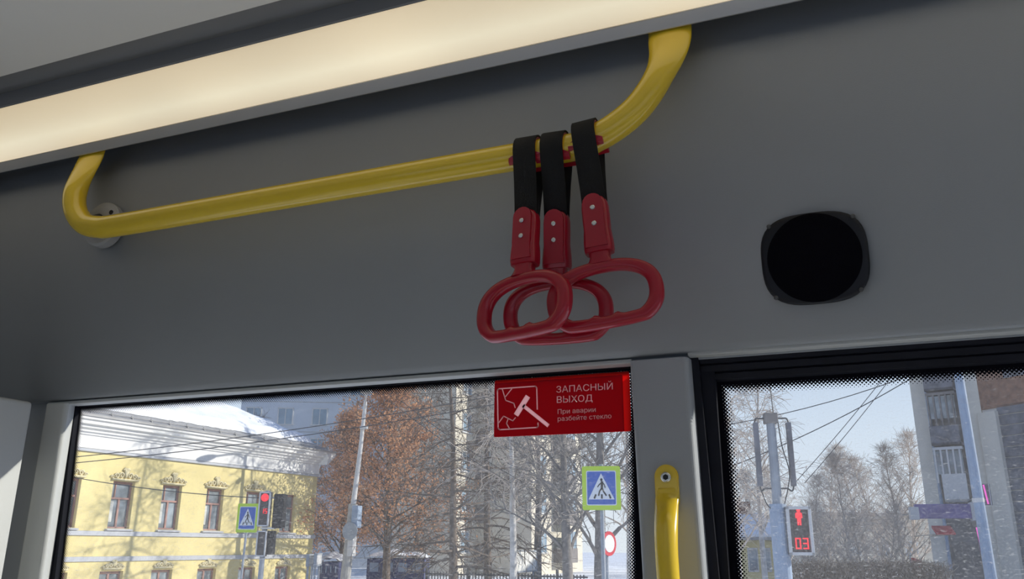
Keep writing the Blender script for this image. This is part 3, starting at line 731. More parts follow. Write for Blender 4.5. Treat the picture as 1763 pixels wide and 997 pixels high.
for j in range(NY + 1):
    for i in range(NX + 1):
        f = i / NX; base = 0.85 + 0.12 * mn.noise(Vector((f * 20, 0, 0))) + 0.08 * mn.noise(Vector((f * 70, 3, 0)))
        v_ = j / NY; off = base + (5.0 - base) * v_
        x_ = S0 + (S1 + 0.66 - max(off, 0.55) - S0) * f; y_ = -0.66 + off
        thick = 0.30 * min(1, (v_ * NY / 2.0)) ** 0.5 * min(1, (1 - f) * NX / 3) ** 0.5
        bump_ = 0.10 * mn.noise(Vector((x_ * 1.3, y_ * 1.3, 0))) + 0.05 * mn.noise(Vector((x_ * 4, y_ * 4, 0)))
        vs.append((x_, y_, Z(6.36 + off * SL + 0.02 + thick * (1 + bump_ * 3) - 0.0)))
for j in range(NY):
    for i in range(NX):
        a = j * (NX + 1) + i; fs.append((a, a + 1, a + NX + 2, a + NX + 1))
raw('roof_snow', vs, fs, 'snow', house, True)
bm = bmesh.new()
for k in range(22):
    x_ = S0 + 1 + k * 0.95
    extrude_poly(bm, [(x_, -0.42, Z(6.48)), (x_ + 0.03, -0.30, Z(6.66)), (x_ + 0.06, -0.18, Z(6.60))], (0.05, 0, 0))
tube(bm, [(S0, -0.36, Z(6.58)), (S1, -0.36, Z(6.58))], 0.02, 6)
obj('snow_guard', bm, 'roof_metal', house)

# ---------------------------------------------------------------- blocks of flats
def flats(name, label, p0, p1, z1, wall_m, cols, floor_h, win_m, depth=10, z_first=1.0, ww=1.5, wh=1.5, balc=(), balc_m='light_paint', extra=None):
    """front from p0 to p1 (ground points); window columns at fractions cols"""
    p0, p1 = Vector((p0[0], p0[1], 0)), Vector((p1[0], p1[1], 0)); d_ = (p1 - p0); Ln = d_.length; d_.normalize()
    t = thing(name, label, 'building', (p0.x, p0.y, GZ), math.atan2(d_.y, d_.x))
    obj('wall', B(((0, 0, 0), (Ln, depth, z1 - GZ))), wall_m, t)
    bm = B(((-0.2, -0.25, z1 - GZ), (Ln + 0.2, depth + 0.2, z1 - GZ + 0.35))); obj('parapet', bm, 'concrete', t)
    seams = bmesh.new()
    nfl = int((z1 - z_first) / floor_h)
    for k in range(nfl + 1): box(seams, (0, -0.02, z_first - GZ + k * floor_h - 0.75), (Ln, 0.01, z_first - GZ + k * floor_h - 0.69))
    obj('panel_seams', seams, 'concrete', t)
    for ci, c in enumerate(cols):
        for k in range(nfl):
            z0 = z_first - GZ + k * floor_h; xc = c * Ln
            if ci in balc:
                b_ = obj('balcony', B(((xc - 1.5, -1.1, z0 - 0.8), (xc + 1.5, 0.0, z0 - 0.65)), ((xc - 1.5, -1.1, z0 - 0.65), (xc + 1.5, -1.03, z0 + 0.3)), ((xc - 1.5, -1.1, z0 - 0.65), (xc - 1.43, 0, z0 + 0.3)), ((xc + 1.43, -1.1, z0 - 0.65), (xc + 1.5, 0, z0 + 0.3))), balc_m, t)
                obj('glazing', B(((xc - 1.43, -1.0, z0 + 0.3), (xc + 1.43, -0.96, z0 + 1.6))), win_m, b_)
                obj('mullion', B(*[((xc - 1.45 + q * 0.95, -1.06, z0 + 0.3), (xc - 1.38 + q * 0.95, -1.0, z0 + 1.6)) for q in range(4)]), 'light_paint', b_)
            else:
                f_ = obj('window', B(((xc - ww / 2, -0.06, z0), (xc - ww / 2 + 0.1, 0.02, z0 + wh)), ((xc + ww / 2 - 0.1, -0.06, z0), (xc + ww / 2, 0.02, z0 + wh)), ((xc - ww / 2, -0.06, z0 + wh - 0.1), (xc + ww / 2, 0.02, z0 + wh)),
                                     ((xc - ww / 2 - 0.1, -0.14, z0 - 0.08), (xc + ww / 2 + 0.1, 0.02, z0)), ((xc - 0.04, -0.05, z0), (xc + 0.04, 0.02, z0 + wh))), 'light_paint', t)
                obj('pane', B(((xc - ww / 2 + 0.05, -0.03, z0), (xc + ww / 2 - 0.05, 0.02, z0 + wh))), win_m, f_)
    return t
a, b = dep(395, 900, 78), dep(860, 900, 80)
flats('apartment_block', 'tall blue-grey block of flats in shade behind the yellow house', a, b, 24, 'panel_blue', [0.05, 0.17, 0.30, 0.44, 0.58, 0.71, 0.84, 0.95], 2.9, 'window_blue', z_first=1.2, ww=1.5, wh=1.6)
a, b = dep(780, 900, 60), dep(900, 900, 72)
flats('apartment_block', 'sunlit cream block of flats behind the bare trees, left of the exit sticker\'s right end', a, b, 26, 'panel_cream', [0.14, 0.38, 0.62, 0.86], 2.9, 'window_blue', depth=5, z_first=1.2, balc=(1,), balc_m='loggia')
a, b = dep(915, 900, 62), dep(1002, 900, 74)
flats('apartment_block', 'narrow sunlit cream block of flats seen behind the large crossing sign', a, b, 30, 'panel_cream', [0.2, 0.5, 0.8], 2.9, 'window_blue', z_first=1.2, balc=(1,), balc_m='loggia')

# right-hand corner building
cb0 = dep(1598, 900, 46); cb1 = dep(1720, 900, 44); cb2 = dep(1960, 900, 38)
WING_L = 75.0  # most of this length is unseen, added to block sky light from the bus interior
rb_ = thing('corner_building', 'beige panel building with a dark balcony stack behind the blue pole', 'building', (cb0.x, cb0.y, GZ), math.atan2(cb1.y - cb0.y, cb1.x - cb0.x))
Lb = (Vector((cb1.x, cb1.y)) - Vector((cb0.x, cb0.y))).length
HT = 12.6
sc1 = Lb / (1720 - 1598)                               # metres per photo pixel along this front
def bx_(p): return (p - 1598) * sc1
def bz_(y): return zat((cb0.x + cb1.x) / 2, (cb0.y + cb1.y) / 2, y) - GZ
obj('wall', B(((0, 0.25, 0), (Lb, 9, HT)), ((0, 0, 0), (bx_(1626), 0.3, HT)), ((bx_(1682), 0, 0), (Lb, 0.3, HT))), 'panel_beige', rb_)
obj('loggia_back', B(((bx_(1626), 0.12, 0), (bx_(1682), 0.24, HT))), 'loggia', rb_)
fh = 3.0
k0 = bz_(865) 
for k in range(5):
    zb = k0 + k * fh
    if zb > HT - 1: break
    white = (k == 0)
    bal = obj('balcony', B(((bx_(1630) if not white else bx_(1640), -1.0, zb), (bx_(1682), 0.2, zb + 0.12)), ((bx_(1630) if not white else bx_(1640), -1.0, zb), (bx_(1682), -0.94, zb + (1.45 if white else 1.05)))), 'light_paint' if white else 'dark_slab', rb_)
    obj('glazing', B(((bx_(1633), -0.8, zb + 1.45), (bx_(1680), -0.76, zb + 2.7))), 'window_blue' if k > 1 else 'win_glass', bal)
    obj('mullion', B(*[((bx_(1631 + q * 11), -0.9, zb + 1.0), (bx_(1631 + q * 11) + 0.09, -0.8, zb + 2.85)) for q in range(5)], ((bx_(1630), -0.92, zb + 2.75), (bx_(1682), -0.5, zb + 2.9))), 'loggia' if k % 2 else 'light_paint', bal)
dp_ = obj('downpipe', T([(bx_(1628), -0.15, 1), (bx_(1628), -0.15, HT)], 0.09, 10), 'blue_paint', rb_)
# stepped brick and slab wing to the right
wg = thing('brick_building', 'dark wing with brown brick over grey slab courses at the right edge, its unseen length added to block sky light', 'building', (cb1.x, cb1.y, GZ), math.atan2(cb2.y - cb1.y, cb2.x - cb1.x))
def wz(y): return zat(cb1.x, cb1.y, y) - GZ
obj('brick_wall', B(((0, 0, wz(706)), (WING_L, 9, 12.6))), 'brick', wg)
slabs = bmesh.new(); zz = 0.0
while zz < wz(706):
    box(slabs, (0.9, 0.0, zz), (WING_L, 0.3, zz + 0.5)); zz += 0.56
obj('slab_courses', slabs, 'dark_slab', wg)
obj('wall', B(((0, 0.08, 0), (WING_L, 9, wz(706)))), 'light_paint', wg)
obj('pilaster', B(((-0.1, -0.25, 0), (0.95, 0.1, wz(712)))), 'panel_beige', wg)
for q in range(3):
    f_ = obj('window', B(((1.6 + q * 3, -0.05, wz(660)), (3.2 + q * 3, 0.02, wz(630)))), 'dark_slab', wg)

# shop front things
def up_obj(name, label, cat, px, py0, py1, D, halfw_px, depth, m_, yaw=0):
    """an upright slab whose front stands at distance D, spanning the given photo rows"""
    c = dep(px, 900, D); z0, z1 = zat(c.x, c.y, py1), zat(c.x, c.y, py0); hw = halfw_px * D / FPX
    t = thing(name, label, cat, (c.x, c.y, z0), yaw); return t, hw, z1 - z0
t, hw, h = up_obj('shop_sign', 'long purple shop sign board jutting out at the corner building', 'sign', 1632, 868, 893, 40, 50, 0.4, 'purple', 0.1)
obj('board', B(((-hw, -0.2, 0), (hw, 0.2, h)), bevel=0.03), 'purple', t)
obj('end_box', B(((-hw - 0.25, -0.26, -0.05), (-hw + 0.15, 0.26, h * 0.8)), bevel=0.02), 'light_paint', t)
obj('end_box', B(((hw - 0.35, -0.26, -0.1), (hw + 0.2, 0.26, h * 1.1)), bevel=0.02), 'light_paint', t)
obj('wall_bar', B(((-hw, 0.15, h * 0.4), (-hw + 0.1, 4.0, h * 0.5)), ((hw - 0.1, 0.15, h * 0.4), (hw, 4.0, h * 0.5))), 'dark_steel', t)
t, hw, h = up_obj('neon_sign', 'small upright sign with a pink neon tube right of the blue pole', 'sign', 1706, 833, 870, 38, 7, 0.4, 'neon', 0.0)
obj('board', B(((-hw, -0.05, 0), (hw, 0.1, h)), bevel=0.01), 'dark_slab', t)
obj('neon_tube', T([(0, -0.1, 0.05), (-0.08, -0.1, h - 0.05)], 0.035, 8), 'neon_pink', t)
obj('edge_strip', B(((hw * 0.6, -0.1, 0), (hw * 0.8, -0.05, h))), 'light_paint', t)
obj('wall_bar', B(((-0.04, 0.1, h * 0.5), (0.04, 8.5, h * 0.55))), 'dark_steel', t)
t, hw, h = up_obj('awning', 'small red awning under the purple shop sign', 'awning', 1621, 905, 921, 41, 15, 0.4, 'red', 0.1)
bm = bmesh.new(); extrude_poly(bm, [(-hw, -0.7, 0), (-hw, -0.7, 0.08), (-hw, 0.3, h), (-hw, 0.3, h - 0.1)], (2 * hw, 0, 0)); obj('canopy', bm, 'red_cloth', t)
obj('bracket', B(((-hw, -0.6, -0.02), (-hw + 0.05, 6.0, 0.03)), ((hw - 0.05, -0.6, -0.02), (hw, 6.0, 0.03))), 'dark_steel', t)
t, hw, h = up_obj('neon_sign', 'thin upright pink neon line low beside the blue pole', 'sign', 1689, 908, 955, 38, 2, 0.2, 'neon', 0.0)
obj('neon_tube', T([(-0.1, 0, 0), (-0.2, 0, h)], 0.045, 8), 'neon_pink', t); obj('back_bar', B(((-0.22, 0.04, 0), (-0.04, 0.10, h)), ((-0.15, 0.1, h * .5), (-0.1, 8.5, h * .5 + .05))), 'dark_slab', t)
# red banner flag
t, hw, h = up_obj('banner', 'red drooping banner on a pole at the foot of the trees', 'banner', 1565, 960, 1010, 38, 9, 0.1, 'red', 0.2)
vs, fs = [], []
for j in range(9):
    for i in range(9): vs.append((-hw + 2 * hw * i / 8 + 0.1 * j / 8, 0.06 * math.sin(i * 1.3 + j * 0.4), h * j / 8 - 0.15 * h * (i / 8) ** 2))
for j in range(8):
    for i in range(8): a = j * 9 + i; fs.append((a, a + 1, a + 10, a + 9))
fl = raw('cloth', vs, fs, 'red_cloth', t, True); so_ = fl.modifiers.new('s', 'SOLIDIFY'); so_.thickness = 0.01
obj('pole', T([(-hw, 0, GZ - t.location.z), (-hw + 0.1, 0, h + 0.1)], 0.03, 8), 'grey_paint', t)

# ---------------------------------------------------------------- posts, lights, signs
def pole_top(px, py, D): c = dep(px, py, D); return c
def crossing_sign(t, w, h, y=0.0, zc=0.0):
    """square pedestrian-crossing sign on a lime board; built facing -Y in the thing's frame"""
    def fl_(name, pts, y_, m_, par):
        bm = bmesh.new(); extrude_poly(bm, [(a, y_, zc + b) for a, b in pts], (0, 0.012, 0)); return obj(name, bm, m_, par)
    bd = fl_('lime_board', rrect(w, h, w * 0.05), y, 'sign_lime', t)
    fl_('white_edge', rrect(w * 0.78, h * 0.79, w * 0.04), y - 0.004, 'sign_white', bd)
    fl_('blue_panel', rrect(w * 0.735, h * 0.745, w * 0.03), y - 0.008, 'sign_blue', bd)
    k = w * 0.735 / 2; kh = h * 0.745 / 2
    fl_('white_triangle', [(-k * 0.92, -kh * 0.70), (k * 0.92, -kh * 0.70), (0, kh * 0.90)], y - 0.012, 'sign_white', bd)
    bm = bmesh.new(); yy = y - 0.016
    def st(pts, ww):
        for (xa, za), (xb, zb) in zip(pts[:-1], pts[1:]):
            d_ = Vector((xb - xa, zb - za)); n_ = Vector((-d_.y, d_.x)).normalized() * ww / 2; e_ = d_.normalized() * ww * 0.25
            extrude_poly(bm, [(u * k, yy, zc + v * kh) for u, v in ((xa - e_.x + n_.x, za - e_.y + n_.y), (xb + e_.x + n_.x, zb + e_.y + n_.y), (xb + e_.x - n_.x, zb + e_.y - n_.y), (xa - e_.x - n_.x, za - e_.y - n_.y))], (0, 0.006, 0))
    extrude_poly(bm, [(0.02 * k + 0.085 * k * math.cos(i * math.pi / 6), yy, zc + kh * (0.50 + 0.095 * math.sin(i * math.pi / 6))) for i in range(12)], (0, 0.006, 0))
    st([(0.06, 0.36), (0.04, -0.02)], 0.17); st([(0.05, 0.0), (-0.12, -0.20), (-0.20, -0.46)], 0.10); st([(0.05, 0.0), (0.16, -0.22), (0.34, -0.46)], 0.10)
    st([(0.04, 0.34), (-0.14, 0.20), (-0.26, 0.06)], 0.07); st([(0.08, 0.34), (0.22, 0.20), (0.27, 0.02)], 0.07)
    st([(-0.40, -0.42), (-0.50, -0.62)], 0.12); st([(0.03, -0.42), (0.03, -0.62)], 0.12); st([(0.55, -0.42), (0.64, -0.62)], 0.12)
    obj('walking_figure', bm, 'black', bd)
# large crossing sign
c = dep(1033, 840, 15); cs = thing('crossing_sign', 'large blue crossing sign with lime border on a pole near the pane\'s right edge', 'traffic sign', (c.x, c.y + 0.1, GZ), R(12), 'pedestrian crossing signs')
cs['group'] = 'pedestrian crossing signs'
ws, hs = 66 * 15 / FPX * 1.0, 77 * 15 / FPX * 0.96
crossing_sign(cs, ws, hs, -0.06, c.z - GZ)
obj('pole', T([(0, 0, 0), (0, 0, c.z - GZ + hs * 0.55)], 0.038, 14), 'grey_paint', cs)
obj('clamp', B(((-0.12, -0.05, c.z - GZ + 0.2), (0.12, 0.04, c.z - GZ + 0.24)), ((-0.12, -0.05, c.z - GZ - 0.24), (0.12, 0.04, c.z - GZ - 0.2))), 'alu', cs)
# small crossing sign in front of the house
c = dep(427, 892, 26); cs = thing('crossing_sign', 'small blue crossing sign with lime border left of the red signal, before the yellow house', 'traffic sign', (c.x, c.y, GZ), R(18), 'pedestrian crossing signs')
ws, hs = 0.66, 48 * 26 / FPX
crossing_sign(cs, ws, hs, -0.06, c.z - GZ)
obj('pole', T([(-0.05, 0, 0), (0.0, 0, c.z - GZ + hs * 0.5)], 0.035, 12), 'grey_paint', cs)
# pedestrian signal builder
def seven(bm, ch, x0, z0, w, h, y, th_):
    seg_ = {'0': 'abcdef', '1': 'bc', '5': 'afgcd', '3': 'abgcd'}[ch]; P = {'a': ((0, 1), (1, 1)), 'b': ((1, 1), (1, .5)), 'c': ((1, .5), (1, 0)), 'd': ((0, 0), (1, 0)), 'e': ((0, 0), (0, .5)), 'f': ((0, .5), (0, 1)), 'g': ((0, .5), (1, .5))}
    for s_ in seg_:
        (xa, za), (xb, zb) = P[s_]
        box(bm, (x0 + min(xa, xb) * w - th_ / 2, y, z0 + min(za, zb) * h - th_ / 2), (x0 + max(xa, xb) * w + th_ / 2, y - 0.008, z0 + max(za, zb) * h + th_ / 2))
def signal(name, t, w, h, zc, digits, standing=True, xo=0.0, yo=-0.1):
    hd_ = obj(name, B(((xo - w / 2, yo, zc - h / 2), (xo + w / 2, yo + 0.16, zc + h / 2)), bevel=0.015), 'lens_dark', t)
    f_ = 0.05 * w / 0.4
    obj('rim', B(((xo - w / 2, yo - 0.04, zc - h / 2), (xo - w / 2 + f_, yo + 0.05, zc + h / 2)), ((xo + w / 2 - f_, yo - 0.04, zc - h / 2), (xo + w / 2, yo + 0.05, zc + h / 2)),
                 ((xo - w / 2, yo - 0.04, zc + h / 2 - f_), (xo + w / 2, yo + 0.05, zc + h / 2)), ((xo - w / 2, yo - 0.04, zc - h / 2), (xo + w / 2, yo + 0.05, zc - h / 2 + f_)), bevel=0.006), 'light_paint', hd_)
    if digits is None: return hd_
    bm = bmesh.new(); y = yo - 0.012
    if standing:
        fz = zc + h * 0.27; k = h * 0.16
        tube(bm, [(xo, y, fz + k * 0.95), (xo, y - 0.012, fz + k * 0.95)], k * 0.26, 14)
        extrude_poly(bm, [(xo + a * k, y, fz + b * k) for a, b in ((-0.42, 0.55), (-0.2, 0.70), (0.2, 0.70), (0.42, 0.55), (0.46, -0.05), (0.30, -0.10), (0.27, 0.25), (0.24, -1.0), (0.05, -1.0), (0, -0.2), (-0.05, -1.0), (-0.24, -1.0), (-0.27, 0.25), (-0.30, -0.10), (-0.46, -0.05))], (0, -0.01, 0))
    else:
        tube(bm, [(xo, y, zc + h * 0.33), (xo, y - 0.012, zc + h * 0.33)], w * 0.34, 20)
    obj('red_figure', bm, 'led_red', hd_)
    bm = bmesh.new(); dw, dh = w * 0.17, (h * 0.20 if standing else h * 0.12); z0 = zc - h * (0.36 if standing else 0.12)
    seven(bm, digits[0], xo - w * 0.20, z0, dw, dh, y, w * 0.055); seven(bm, digits[1], xo + w * 0.10, z0, dw, dh, y, w * 0.055)
    obj('countdown_digits', bm, 'led_red', hd_); return hd_
# right-hand signal pole with aerial frame
D = 13; c = dep(1337, 850, D); pt = thing('signal_pole', 'grey pole carrying a wire loop frame and the red standing-figure signal with 03', 'pole', (c.x, c.y, GZ), R(16))
zt = zat(c.x, c.y, 712) - GZ
obj('mast', T([(0, 0, 0), (0, 0, zt)], [0.085, 0.07], 16), 'grey_paint', pt)
obj('mast_cap', B(((-0.1, -0.1, zt - 0.16), (0.1, 0.1, zt)), bevel=0.01), 'bark_grey', pt)
zl_ = zat(c.x, c.y, 868) - GZ
obj('lower_mast', T([(0, 0, 0), (0, 0, zl_)], 0.13, 18), 'blue_paint', pt)
za, zb = zat(c.x, c.y, 724) - GZ, zat(c.x, c.y, 841) - GZ
for sx_, off in ((-1, 0.245), (1, 0.262)):
    bm = B(((sx_ * off - 0.035, -0.10, zb + 0.03), (sx_ * off + 0.035, 0.02, za - 0.04)), bevel=0.008); obj('side_panel', bm, 'dark_slab', pt)
    bm = T(smooth_path([(0, 0, za + 0.03), (sx_ * 0.16, 0, za + 0.03), (sx_ * off, -0.02, za - 0.0), (sx_ * (off + 0.01), -0.03, za - 0.3), (sx_ * off, -0.02, zb + 0.02), (sx_ * 0.16, 0, zb), (0, 0, zb)], 6), 0.013, 8); obj('loop_rod', bm, 'dark_steel', pt, True)
obj('loose_cable', T(smooth_path([(0.09, -0.08, zt), (0.12, -0.1, zt - 0.5), (0.20, -0.1, zt - 0.9), (0.16, -0.1, zb), (0.07, -0.08, zb - 0.3)], 6), 0.009, 6), 'wire', pt, True)
obj('loose_cable', T(smooth_path([(-0.24, -0.02, zb), (-0.16, -0.03, zb - 0.25), (-0.05, -0.08, zb - 0.35)], 6), 0.009, 6), 'wire', pt, True)
obj('whip_aerial', T([(0.06, 0, zt - 0.3), (0.03, 0, zt + 0.9)], 0.008, 6), 'dark_steel', pt)
zc = zat(c.x, c.y, 914) - GZ
signal('signal_head', pt, 41 * D / FPX, 83 * D / FPX * 0.95, zc, '03', True, xo=0.265, yo=-0.16)
obj('signal_arm', B(((0.05, -0.03, zc + 0.2), (0.2, 0.03, zc + 0.25)), ((0.05, -0.03, zc - 0.25), (0.2, 0.03, zc - 0.2))), 'grey_paint', pt)
# left-hand signal pole
D = 24; c = dep(455, 920, D); lt = thing('signal_pole', 'grey pole with stacked signals, red one lit, in front of the yellow house', 'pole', (c.x, c.y, GZ), R(20))
zt = zat(c.x, c.y, 845) - GZ
obj('mast', T([(0, 0, 0), (0, 0, zt)], 0.075, 14), 'grey_paint', lt)
zc = zat(c.x, c.y, 877) - GZ; signal('signal_head', lt, 0.33, 58 * D / FPX, zc, '15', False, xo=0.0, yo=-0.22)
bx0 = 0.40; zc2 = zat(c.x, c.y, 880) - GZ; obj('side_signal', B(((0.22, -0.12, zc2 - 0.48), (0.52, 0.25, zc2 + 0.48)), bevel=0.03), 'black', lt)
zc3 = zat(c.x, c.y, 936) - GZ; signal('lower_signal_head', lt, 0.28, 42 * D / FPX, zc3, None, xo=0.0, yo=-0.2)
obj('side_signal', B(((0.12, -0.1, zc3 - 0.30), (0.30, 0.2, zc3 + 0.35)), bevel=0.03), 'black', lt)
obj('clamp', B(((-0.1, -0.1, zc - 0.55), (0.3, 0.05, zc - 0.50)), ((-0.1, -0.1, zc + 0.3), (0.3, 0.05, zc + 0.34))), 'alu', lt)
# street lamp
D = 38.7; c = dep(604, 940, D); sl = thing('street_lamp', 'tall street lamp with a two-step grey post before the orange-leaved tree', 'street lamp', (c.x, c.y, GZ), 0)
zt = zat(c.x, c.y, 692) - GZ; zm = zat(c.x, c.y, 868) - GZ; lean = 0.55
obj('post', T([(0, 0, zm), (lean * 0.4, 0, zt * 0.75), (lean * 0.62, 0, zt)], [0.13, 0.10, 0.085], 12), 'light_paint', sl)
obj('concrete_base', T([(-0.22, 0, 0), (0, 0, zm)], [0.24, 0.21], 14), 'concrete', sl)
hx_ = Vector((0.53, -0.85, 0)) * 2.0; tp = Vector((lean * 0.62, 0, zt))
obj('arm', T(smooth_path([tp - Vector((0, 0, 0.35)), tp + hx_ * 0.3 + Vector((0, 0, 0.0)), tp + hx_ * 0.8 + Vector((0, 0, 0.12))], 5), 0.045, 10), 'light_paint', sl, True)
lh = tp + hx_ * 0.9 + Vector((0, 0, 0.12)); dd_ = hx_.normalized(); rr_ = Vector((-dd_.y, dd_.x, 0))
bm = bmesh.new()
for s_, wv, hh in ((-0.2, 0.10, 0.06), (0.0, 0.17, 0.10), (0.45, 0.20, 0.12), (0.7, 0.12, 0.06)):
    pass
tube(bm, [lh + dd_ * v for v in (-0.25, -0.1, 0.15, 0.5, 0.72, 0.80)], [0.05, 0.08, 0.11, 0.11, 0.07, 0.02], 16, rad2=[0.08, 0.17, 0.26, 0.27, 0.18, 0.05], ref=(0, 0, 1))
obj('luminaire', bm, 'light_paint', sl, True)
zq = zat(c.x, c.y, 738) - GZ; obj('camera_unit', B(((0.25, -0.25, zq - 0.07), (0.62, -0.05, zq + 0.08)), bevel=0.03), 'light_paint', sl)
zq = zat(c.x, c.y, 890) - GZ; obj('control_box', B(((0.12, -0.3, zq - 0.5), (0.45, 0.1, zq + 0.5)), bevel=0.03), 'blue_paint', sl)
zq = zat(c.x, c.y, 940) - GZ; obj('control_box', B(((0.0, -0.32, zq - 0.45), (0.30, 0.0, zq + 0.45)), bevel=0.03), 'light_paint', sl)
zq = zat(c.x, c.y, 915) - GZ; obj('round_sign', T([(0.12, -0.36, zq), (0.12, -0.33, zq)], 0.40, 28), 'grey_paint', sl)
# blue utility pole before the corner building
c = dep(1690, 900, 20); up_ = thing('utility_pole', 'tall blue-grey pole before the beige building right of the sky', 'pole', (c.x, c.y, GZ))
zt = zat(c.x, c.y, 560) - GZ
obj('shaft', T([(0.03, 0, 0), (-0.02, 0, zt)], [0.135, 0.105], 18), 'blue_paint', up_)
zb_ = zat(c.x, c.y, 865) - GZ; obj('clamp', T([(0, 0, zb_), (0, 0, zb_ + 0.10)], 0.135, 18), 'light_paint', up_)

# ---------------------------------------------------------------- kiosks, posters, small house
def kiosk(px0, px1, pyt, D, label, m_='navy'):
    a, b = dep(px0, 930, D), dep(px1, 930, D); L2 = (b - a); L2.z = 0; ln = L2.length; zt = zat(a.x, a.y, pyt) - GZ
    t = thing('kiosk', label, 'kiosk', (a.x, a.y, GZ), math.atan2(L2.y, L2.x))
    obj('walls', B(((0, 0, 0), (ln, 3, zt))), m_, t)
    obj('shutter', B(*[((0.15 + q * ln / 4, -0.05, 0.7), (0.15 + q * ln / 4 + ln / 4 - 0.3, 0, zt - 0.2)) for q in range(4)]), 'blue_paint', t)
    vs, fs = [], []
    for j in range(7):
        for i in range(13):
            u, v = i / 12, j / 6; hgt = 0.48 * (math.sin(math.pi * min(max(u, 0.02), 0.98)) ** 0.5) * (math.sin(math.pi * min(max(v, .03), .97)) ** 0.35)
            vs.append((-0.15 + (ln + 0.3) * u, -0.15 + 3.3 * v, zt + hgt * (1 + 0.15 * math.sin(u * 17))))
    for j in range(6):
        for i in range(12): a_ = j * 13 + i; fs.append((a_, a_ + 1, a_ + 14, a_ + 13))
    raw('roof_snow', vs, fs, 'snow', t, True); return t
kiosk(634, 732, 962, 46, 'navy kiosk with a rounded snow cap at the foot of the orange tree')
kiosk(553, 585, 968, 44, 'small navy kiosk left of the street lamp foot')
def poster(px0, px1, py0, py1, D, label, m_='pale_poster', cat='billboard', name='billboard'):
    a, b = dep(px0, 930, D), dep(px1, 930, D * 1.06); v = b - a; v.z = 0; z0, z1 = zat(a.x, a.y, py1) - GZ, zat(a.x, a.y, py0) - GZ
    t = thing(name, label, cat, (a.x, a.y, GZ), math.atan2(v.y, v.x)); ln = v.length
    obj('panel', B(((0, 0, z0), (ln, 0.08, z1)), bevel=0.01), m_, t)
    obj('frame', B(((-0.06, -0.02, z0 - 0.06), (0, 0.1, z1 + 0.06)), ((ln, -0.02, z0 - 0.06), (ln + 0.06, 0.1, z1 + 0.06)), ((0, -0.02, z1), (ln, 0.1, z1 + 0.06)), ((0, -0.02, z0 - 0.06), (ln, 0.1, z0))), 'grey_paint', t)
    obj('leg', B(((ln * 0.15, 0.02, 0), (ln * 0.15 + 0.08, 0.1, z0))), 'grey_paint', t); obj('leg', B(((ln * 0.85, 0.02, 0), (ln * 0.85 + 0.08, 0.1, z0))), 'grey_paint', t)
    return t
poster(888, 924, 950, 984, 40, 'pale blank billboard standing among the trunks left of the crossing sign')
poster(534, 545, 957, 973, 34, 'small pale notice board right of the yellow house corner, the left one of a pair', 'pale_poster', 'notice board', 'notice_board')
poster(547, 556, 956, 973, 33.8, 'small white notice board, the right one of a pair beside the yellow house', 'light_paint', 'notice board', 'notice_board')
c = dep(1047, 930, 17); t = thing('traffic_sign', 'round sign with a red rim seen edge-on below the large crossing sign', 'traffic sign', (c.x, c.y, GZ), R(70))
zc = zat(c.x, c.y, 936) - GZ
bm = T([(0, 0, zc), (0, -0.03, zc)], 0.24, 30); obj('red_disc', bm, 'red_cloth', t); obj('white_face', T([(0, -0.03, zc), (0, -0.035, zc)], 0.17, 30), 'sign_white', t)
obj('pole', T([(0, 0.04, 0), (0, 0.04, zc + 0.2)], 0.03, 10), 'grey_paint', t)
# snowy-roofed little house, right window
a, b = dep(1272, 950, 40), dep(1338, 950, 40); v = b - a; v.z = 0
t = thing('small_house', 'low pale house with a snowy gable roof behind the signal pole', 'house', (a.x, a.y, GZ), math.atan2(v.y, v.x)); ln = v.length; zt = zat(a.x, a.y, 928) - GZ; zr = zat(a.x, a.y, 900) - GZ
obj('wall', B(((0, 0, 0), (ln, 5, zt))), 'stucco_yellow', t)
bm = bmesh.new(); extrude_poly(bm, [(-0.3, -0.4, zt - 0.05), (-0.3, -0.4, zt + 0.08), (-0.3, 2.4, zr + 0.35), (-0.3, 5.4, zt + 0.1), (-0.3, 5.4, zt)], (ln + 0.6, 0, 0)); obj('roof', bm, 'roof_metal', t)
bm = bmesh.new(); extrude_poly(bm, [(-0.2, -0.35, zt + 0.10), (-0.2, -0.35, zt + 0.22), (-0.2, 2.4, zr + 0.55), (-0.2, 2.4, zr + 0.37)], (ln + 0.4, 0, 0)); obj('roof_snow', bm, 'snow', t)
for q in range(3): f_ = obj('window', B(((0.4 + q * ln / 3, -0.03, zt - 1.5), (0.4 + q * ln / 3 + 0.5, 0.02, zt - 0.4))), 'light_paint', t); obj('pane', B(((0.46 + q * ln / 3, -0.05, zt - 1.42), (0.4 + q * ln / 3 + 0.44, -0.03, zt - 0.48))), 'win_glass', f_)
obj('chimney', B(((ln * 0.45, 2.2, zr + 0.2), (ln * 0.45 + 0.5, 2.7, zr + 1.1))), 'brick', t)
t = flats('low_building', 'low ochre building far behind the park trees', dep(1395, 930, 90), dep(1640, 930, 92), 5.0, 'panel_cream', [0.1, 0.3, 0.5, 0.7, 0.9], 2.6, 'win_glass', z_first=0.9)
# long low fence at the foot of the park
a, b = dep(735, 930, 36), dep(1010, 930, 33); v = b - a; v.z = 0; zt = zat(a.x, a.y, 984) - GZ
t = thing('park_fence', 'dark low fence at the foot of the bare trees', 'fence', (a.x, a.y, GZ), math.atan2(v.y, v.x)); ln = v.length
obj('bars', B(*[((q * 0.14, 0, 0), (q * 0.14 + 0.035, 0.035, zt)) for q in range(int(ln / 0.14))]), 'dark_steel', t)
obj('rail', B(((0, -0.02, zt - 0.12), (ln, 0.05, zt - 0.06)), ((0, -0.02, 0.15), (ln, 0.05, 0.21))), 'dark_steel', t)
for q in range(0, int(ln), 2): obj('post', B(((q, -0.04, 0), (q + 0.09, 0.05, zt + 0.18))), 'dark_steel', t)

